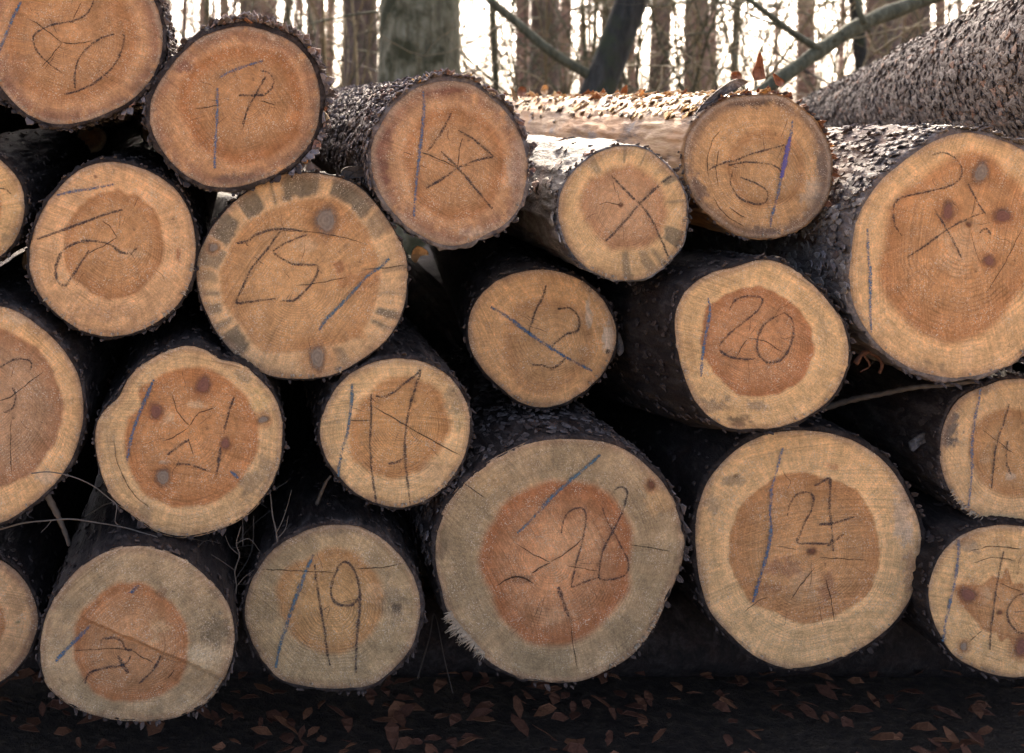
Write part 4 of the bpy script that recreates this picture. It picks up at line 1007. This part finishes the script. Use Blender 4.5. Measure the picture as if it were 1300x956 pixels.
TREES = [
 ('slender_tree','thin pale trunk just right of the corner log',233,7,14,'pine_far',0,2),
 ('slender_tree','thin dark trunk left of the brown log numbered 7',262,9,15,'green_stem',0,3),
 ('pine_tree','slim reddish trunk above the left shoulder of log 7',285,13,18,'pine_far',0,3),
 ('pine_tree','dark brown trunk rising straight behind the top of log 7',318,30,14,'pine',0,4),
 ('slender_tree','thin orange trunk touching the dark brown one behind log 7',341,7,12,'pine_far',0,2),
 ('slender_tree','slanting slim trunk right of the one behind log 7',359,11,16,'green_stem',0.10,3),
 ('pine_tree','reddish trunk with a thin light stem before it, right of log 7',401,26,15,'pine',0,5),
 ('slender_tree','thin light stem in front of a reddish trunk right of log 7',402,4,9,'pine_far',0,1),
 ('pine_tree','broad red-brown trunk left of the mossy tree',457,46,11,'pine',0,4),
 ('slender_tree','thin dark leafless trunk right of the mossy tree',627,9,11,'green_stem',0,5),
 ('pine_tree','narrow reddish trunk left of the wide brown trunk',664,19,19,'pine_far',0,4),
 ('pine_tree','wide brown trunk behind the diagonal branch',691,37,13,'pine',0,4),
 ('slender_tree','thin upright stem left of the dark leaning trunk',742,6,11,'green_stem',0,2),
 ('slender_tree','second thin upright stem against the dark leaning trunk',755,6,12,'green_stem',0,2),
 ('pine_tree','pinkish trunk half hidden by the dark leaning trunk',772,18,20,'pine_far',0,2),
 ('pine_tree','brown trunk just right of the dark leaning trunk',838,26,15,'pine',0.03,4),
 ('pine_tree','reddish trunk above the front of the peeled log',884,32,16,'pine_far',0,4),
 ('slender_tree','dark thin trunk in the thicket above the violet-lined log',935,10,12,'green_stem',0.03,4),
 ('pine_tree','brown trunk behind the fork of the slanting bough',1023,22,16,'pine_far',0,4),
 ('slender_tree','dark stem crossed by the slanting bough',1092,17,9,'leaning',-0.12,2),
 ('pine_tree','wide trunk behind the upper end of the slanting bough',1122,44,15,'pine',0,4),
 ('pine_tree','wide brown trunk with a lit edge above the scaly log',1160,40,16,'pine',0,4),
 ('slender_tree','thin reddish trunk right of the wide lit trunk',1192,13,18,'pine_far',0,3),
 ('slender_tree','slim trunk farthest right above the scaly log',1246,16,17,'pine_far',0,3),
]
for i, (nm, lb, x, w, dd, mt, ln, lo) in enumerate(TREES):
    tree(nm, lb, x, w, dd, mt, 11 if nm == 'pine_tree' else 7, (ln, 0), 3 * i, 'trees behind the pile', low=lo, wob=0.012 if nm == 'pine_tree' else 0.03,
         limb_h=(6.0, 10.5) if nm == 'pine_tree' else (3.0, 6.5), nl=10 if nm == 'pine_tree' else 7)
# the big mossy tree
tree('mossy_tree', 'broad grey-green mossy trunk behind the flaky-barked log', 533, 104, 8.0, 'mossy', 10, (0.0, 0), 91, 'trees behind the pile', low=2, crown_mat='green_stem')
# dark leaning tree and the bough it carries
rt, ax, zs, rr = tree('leaning_tree', 'dark leaning trunk behind the peeled log with a bough to the left', 782, 44, 7.0, 'leaning', 8, (0.42, 0.05), 17, 'trees behind the pile', ymark=55, low=0, crown_mat='leaning')
tu = Tubes()
A = px(752, 98, 7.0); Pts = [A, px(700, 66, 7.0), px(655, 28, 7.05), px(618, -4, 7.1), px(560, -70, 7.2), px(520, -160, 7.3)]
tu.add(catmull(Pts, 0.05), np.linspace(0.031, 0.014, len(catmull(Pts, 0.05))), 8)
tu.build('bough', M['green_stem'], rt)
# fallen bough on the right
root = empty('fallen_bough', tuple(px(940, 160, 5.2)))
tag(root, 'slanting grey-green bough rising rightwards above the scaly log', 'branch')
tu = Tubes()
Pts = [px(930, 140, 5.2), px(990, 100, 5.2), px(1050, 58, 5.25), px(1100, 28, 5.3), px(1165, 2, 5.35), px(1260, -40, 5.4), px(1360, -110, 5.5)]
cp = catmull(Pts, 0.03)
tu.add(cp, np.linspace(0.027, 0.040, len(cp)) * (1 + 0.08 * np.sin(np.arange(len(cp)) * 0.9)), 10)
tu.build('stem', M['green_stem'], root)
for pts, r0, nm in (([(1040,62),(1010,44),(975,18),(945,-5),(900,-40)], 0.016, 'side_branch'), ([(1042,60),(1000,38),(960,22),(930,8),(890,-8)], 0.006, 'side_branch'), ([(1060,52),(1063,44),(1067,38)], 0.008, 'side_branch'), ([(1098,30),(1090,12),(1088,-12)], 0.015, 'side_branch')):
    tu = Tubes(); cp = catmull([px(a, b, 5.22) for a, b in pts], 0.03)
    tu.add(cp, np.linspace(r0, r0 * 0.5, len(cp)), 6); tu.build(nm, M['green_stem'], root)

# leafless shrubs
SHR = [('leafless shrub with fine twigs right of log 7', 425, 9.5, 3, 11), ('low twiggy shrub between log 7 and the corner log', 245, 12, 2, 12),
 ('twiggy shrub right of the mossy trunk', 600, 10, 5, 13), ('thin-stemmed shrub behind the diagonal branch', 640, 12, 4, 14),
 ('fine twigs between the wide brown and the dark leaning trunk', 725, 10, 3, 15), ('bushy shrub right of the dark leaning trunk', 845, 9, 5, 16),
 ('dense yellowish shrub behind the cut end of the peeled log', 915, 9, 6, 17), ('dense twiggy shrub under the slanting bough', 965, 10.5, 6, 18),
 ('open shrub in the bright gap by the crossed dark stem', 1060, 11, 3, 19), ('sparse shrub above the scaly log', 1200, 12, 3, 20), ('twiggy shrub behind the trunk group left of log 7', 300, 16, 3, 21), ('shrub with arching twigs in front of the broad red trunk', 470, 13, 2, 22)]
for (lb, x, dd, ns, sd) in SHR:
    q = np.random.default_rng(sd)
    b0 = px(x, 130, dd); b0[2] = -0.2
    root = empty('leafless_shrub', tuple(b0)); tag(root, lb, 'shrub', 'leafless shrubs behind the pile')
    for s_ in range(ns + 4):
        tu = Tubes()
        a = q.uniform(0, 6.28)
        branch(tu, b0 + np.array([q.normal(0, 0.25), q.normal(0, 0.25), 0]), (0.3 * math.cos(a), 0.3 * math.sin(a), 1), q.uniform(2.4, 3.8), 0.016, 3, q, 4, -0.05, 4, 0.4)
        tu.build('stem', M['twig'] if s_ % 2 else M['green_stem'], root)
# far wood that reads as one mass
def far_wood():
    q = np.random.default_rng(33)
    tu = Tubes()
    for i in range(75):
        dd = q.uniform(24, 60); x = q.uniform(-15, dd * 0.95)
        r = q.uniform(0.04, 0.12); ln = q.normal(0, 0.04)
        tu.add([[x, dd, -1], [x + ln * 4, dd, 4], [x + ln * 12, dd, 13]], [r * 1.1, r, r * 0.4], 8)
    for i in range(14000):
        dd = q.uniform(11, 42); x = q.uniform(-8, dd * 0.75); z = q.uniform(0.2, 4.5)
        a = q.uniform(0, 6.28); l = q.uniform(0.4, 1.5); e = q.normal(0.4, 0.5)
        p0 = np.array([x, dd, z]); dv = np.array([math.cos(a), math.sin(a) * 0.5, e])
        tu.add([p0, p0 + dv * l * 0.5 + q.normal(0, 0.06, 3), p0 + dv * l + q.normal(0, 0.1, 3)], [0.008, 0.006, 0.003], 3)
    o = tu.build('far_wood', M['pine_far'], None, (0, 30, 0))
    tag(o, 'distant leafless wood seen as thin stems and twigs against the sky', 'wood', kind='stuff')
far_wood()

def litter():
    q = np.random.default_rng(8)
    n = 1600
    x = q.uniform(-1.0, 2.4, n); y = q.uniform(1.85, 3.0, n); a = q.uniform(0, 6.28, n); L = q.uniform(0.02, 0.05, n); W = L * q.uniform(0.35, 0.6, n)
    t1, t2 = q.normal(0, 0.3, n), q.normal(0, 0.3, n)
    V = []
    for (u, v, h) in ((-.5, 0, .1), (-.15, -.5, 0.25), (.25, -.4, .3), (.5, 0, .1), (.25, .4, .3), (-.15, .5, .25)):
        lx, ly = u * L, v * W
        V.append(np.stack([x + lx * np.cos(a) - ly * np.sin(a), y + lx * np.sin(a) + ly * np.cos(a), 0.02 + h * W + lx * t1 + ly * t2 + q.random(n) * 0.004], -1))
    V = np.stack(V, 1)
    V = np.concatenate([V, V - np.array([0, 0, 0.0008])], 1).reshape(-1, 3)
    b = (np.arange(n) * 12)[:, None]
    fs = np.concatenate([b + np.arange(6)[None], b + 6 + np.arange(6)[None, ::-1]])
    sd_ = np.concatenate([b + np.array([[j, 6 + j, 6 + (j + 1) % 6, (j + 1) % 6]]) for j in range(6)])
    o = mesh_obj('leaf_litter', V, [fs, sd_], M['flake_shred'], None, (0, 2.2, 0), smooth=False, attrs={'tone': ('FLOAT', np.repeat(q.random(n) ** 2 * 0.22, 12))})
    tag(o, 'brown leaf litter on the dark ground under the pile', 'leaves', kind='stuff')
litter()

# ------------------------------------------------------------------ loose pieces on and between the logs
def plate(name, label, cat, pts, d, mat, group=None, curl=0.02, thick=0.003, tip=0.0, seed=0):
    """a curled flat piece (bark chip, dry leaf): traced outline bent in depth, with thickness"""
    q = np.random.default_rng(seed + 900)
    C2 = catmull(list(pts) + [pts[0]], 4.0)[:-1]
    c = C2.mean(axis=0)
    rings = []
    for s_ in (0.02, 0.35, 0.7, 1.0):
        Q = c + (C2 - c) * s_
        rr = (Q - c) / (np.abs(C2 - c).max() + 1e-6)
        dep = d + curl * (rr[:, 0] ** 2) - curl * 0.6 * rr[:, 1] ** 2 + tip * rr[:, 1] + q.normal(0, 0.0015, len(Q))
        rings.append(np.stack([(Q[:, 0] - VX) * dep / F, dep, HC - (Q[:, 1] - VY) * dep / F], -1))
    n = len(C2)
    top = np.vstack(rings)
    V = np.vstack([top, top + np.array([0, thick, 0])])
    g1 = grid_faces(4, n)[:, ::-1]; g2 = grid_faces(4, n) + 4 * n
    j = np.arange(n); e = 3 * n
    sd_ = np.stack([e + j, e + (j + 1) % n, e + 4 * n + (j + 1) % n, e + 4 * n + j], 1)
    base = V[np.argmin(V[:, 2])]
    o = mesh_obj(name, V, [g1, g2, sd_], mat, None, tuple(base), smooth=True)
    tag(o, label, cat, group)
    return o
def stick(name, label, cat, pts, d, r, mat, group=None, sides=6, side_twigs=()):
    root = empty(name, tuple(px(pts[0][0], pts[0][1], d if not isinstance(d, tuple) else d[0])))
    tag(root, label, cat, group)
    ds = np.linspace(d[0], d[1], len(pts)) if isinstance(d, tuple) else np.full(len(pts), d)
    P = catmull([px(a, b, e) for (a, b), e in zip(pts, ds)], 0.006)
    tu = Tubes(); tu.add(P, np.linspace(r, r * 0.55, len(P)) * (1 + 0.12 * np.sin(np.arange(len(P)) * 1.7)), sides)
    tu.build('stem', mat, root)
    for tw in side_twigs:
        tu = Tubes(); Pp = catmull([px(a, b, ds[0]) for a, b in tw], 0.006)
        tu.add(Pp, np.linspace(r * 0.6, r * 0.25, len(Pp)), 5); tu.build('side_twig', mat, root)

dE = 2.08
plate('dry_leaf', 'upright rust-brown leaf standing on top of the peeled log', 'leaf', [(958,102),(955,92),(960,80),(964,66),(968,72),(970,88),(971,100)], 2.35, M['leaf'], None, 0.02)
plate('dry_leaf', 'small squarish red-brown leaf right of the upright one', 'leaf', [(983,100),(982,93),(988,97),(996,103),(992,110),(986,107)], 2.25, M['leaf'], None, 0.01)
plate('bark_chip', 'dark red bark chip at the rear edge of the peeled log top', 'bark', [(930,100),(929,92),(938,91),(942,98),(938,103)], 2.6, M['leaf'], None, 0.01)
plate('bark_chip', 'dark pointed bark chip leaning on the sunny peeled trunk', 'bark', [(824,117),(826,128),(832,132),(836,127),(829,120)], 2.62, M['twig_dark'], None, 0.01)
plate('bark_chip', 'dark ragged bark scrap on the shaded side of the peeled trunk', 'bark', [(826,157),(834,163),(842,164),(843,170),(837,180),(834,172),(828,164)], 2.36, M['twig_dark'], None, 0.005)
plate('bark_chip', 'orange bark curl at the far end of the peeled trunk', 'bark', [(686,116),(690,108),(696,110),(695,118),(690,121)], 3.4, M['leaf_pale'], None, 0.03)
plate('bark_chip', 'yellow bark sliver between the flaky log and the peeled trunk', 'bark', [(648,112),(651,112),(658,126),(659,130),(653,126)], 2.9, M['leaf_pale'], None, 0.02)
plate('bark_chip', 'brown bark flap standing at the far end of the peeled trunk', 'bark', [(656,118),(660,110),(668,112),(667,120),(660,123)], 3.2, M['leaf'], None, 0.02)
plate('bark_sheet', 'grey bark tongue lifted along the upper front of the peeled log', 'bark', [(880,152),(886,140),(900,124),(920,108),(936,100),(950,104),(936,112),(915,124),(896,144),(884,160)], 2.06, M['bark_pale'], None, 0.03, 0.004)
plate('bark_chip', 'loose grey bark scrap hanging beside the stained right-edge log', 'bark', [(1154,562),(1162,556),(1172,550),(1181,552),(1178,560),(1168,566),(1160,573),(1156,570)], 2.10, M['bark_pale'], None, 0.01)
plate('bark_chip', 'brown bark scrap on the dark side of the stained right-edge log', 'bark', [(1172,520),(1178,514),(1184,518),(1182,532),(1176,538),(1171,532)], 2.16, M['leaf'], None, 0.01)
plate('bark_chip', 'small bark lump wedged above the grey-stained log', 'bark', [(432,222),(436,214),(450,211),(464,213),(466,222),(452,226),(438,227)], 2.03, M['twig_dark'], None, 0.01, 0.01)
plate('bark_chip', 'small pale lit splinter lying on the log numbered 20 with orange heart', 'bark', [(983,328),(986,325),(996,329),(998,332),(992,332)], 2.0, M['fibre'], None, 0.002)
plate('bark_chip', 'thin rust bark scrap in the gap under the flaky-barked log', 'bark', [(524,318),(530,312),(542,318),(544,324),(534,325),(528,334),(522,328)], 2.15, M['leaf_pale'], None, 0.01)
plate('bark_chip', 'crumbly bark scrap at the right rim of the set-back log', 'bark', [(781,425),(786,422),(791,436),(792,446),(786,452),(783,442)], 2.14, M['bark_pale'], None, 0.01)
stick('bark_strip', 'long brown bark strip lying under the largest knotty log', 'bark', [(1040,520),(1080,508),(1120,500),(1160,492),(1200,489),(1240,484)], (2.25, 2.05), 0.006, M['stick_grey'])
stick('bark_curl', 'curled brown bark shaving left of the largest knotty log', 'bark', [(1086,462),(1096,448),(1110,450),(1120,462),(1116,474)], 2.04, 0.0045, M['curl'], None, 6, [[(1096,450),(1104,464),(1092,472)]])
stick('twig', 'thin bent twig running from the left edge log to the lobed log', 'twig', [(40,601),(60,599),(80,602),(100,608),(120,618),(140,634),(148,642),(146,662),(150,666)], (1.96, 1.93), 0.0011, M['stick_grey'])
stick('stick', 'short thick stick leaning below the large left edge log', 'stick', [(58,626),(66,640),(74,656),(82,674),(88,692)], (1.99, 2.03), 0.0062, M['stick_grey'])
stick('twig', 'long horizontal twig above the bottom left log', 'twig', [(0,672),(30,664),(60,661),(90,659),(120,663),(155,669),(180,676),(200,682)], (2.0, 1.94), 0.0016, M['stick_grey'], None, 6, [[(155,669),(162,678),(168,690)], [(66,660),(60,668),(52,676)]])
stick('twig', 'forked twig tangle left of the log numbered 19', 'twig', [(296,770),(300,745),(298,725),(304,705),(300,690),(306,668)], (2.0, 1.98), 0.0014, M['stick_grey'], None, 6, [[(300,745),(310,733),(322,724)], [(304,705),(292,694),(286,680)], [(300,690),(316,684),(330,700)]])
stick('twig', 'upright forked twig above the log numbered 19', 'twig', [(352,688),(350,672),(346,655),(344,635),(342,620)], (1.98, 2.0), 0.0015, M['stick_grey'], None, 6, [[(351,676),(358,662),(364,645),(370,622)], [(352,684),(362,672),(366,655)]])
stick('twig', 'arched dark twig behind the stepped bottom left log', 'twig', [(190,688),(220,690),(250,696),(275,708),(298,724)], (1.98, 2.0), 0.0012, M['twig_dark'], None, 6, [[(250,696),(262,686),(280,690)], [(220,690),(240,684),(262,688)]])
stick('twig', 'thin stem standing between the log numbered 19 and the big grey log', 'twig', [(530,862),(545,810),(552,780),(565,840),(575,880)], (2.2, 2.15), 0.0014, M['twig_dark'])
stick('twig', 'small twig stub below the pale log numbered 11', 'twig', [(402,640),(408,625),(414,612),(420,604)], (2.08, 2.05), 0.0035, M['stick_grey'])
q = np.random.default_rng(3)
root = empty('twig_tangle', tuple(px(300, 700, 2.3))); tag(root, 'dark mass of fine dead twigs behind the bottom left logs', 'twigs', kind='stuff')
tu = Tubes()
for i in range(90):
    a = np.array([q.uniform(190, 420), q.uniform(600, 760)]); an = q.uniform(0, 3.14); l = q.uniform(30, 110)
    b = a + l * np.array([math.cos(an), math.sin(an)]); m_ = (a + b) / 2 + q.normal(0, 8, 2)
    dd = q.uniform(2.05, 2.6)
    tu.add(catmull([px(*a, dd), px(*m_, dd + 0.01), px(*b, dd + q.normal(0, 0.05))], 0.03), 0.0011, 4)
tu.build('twigs', M['stick_grey'], root)
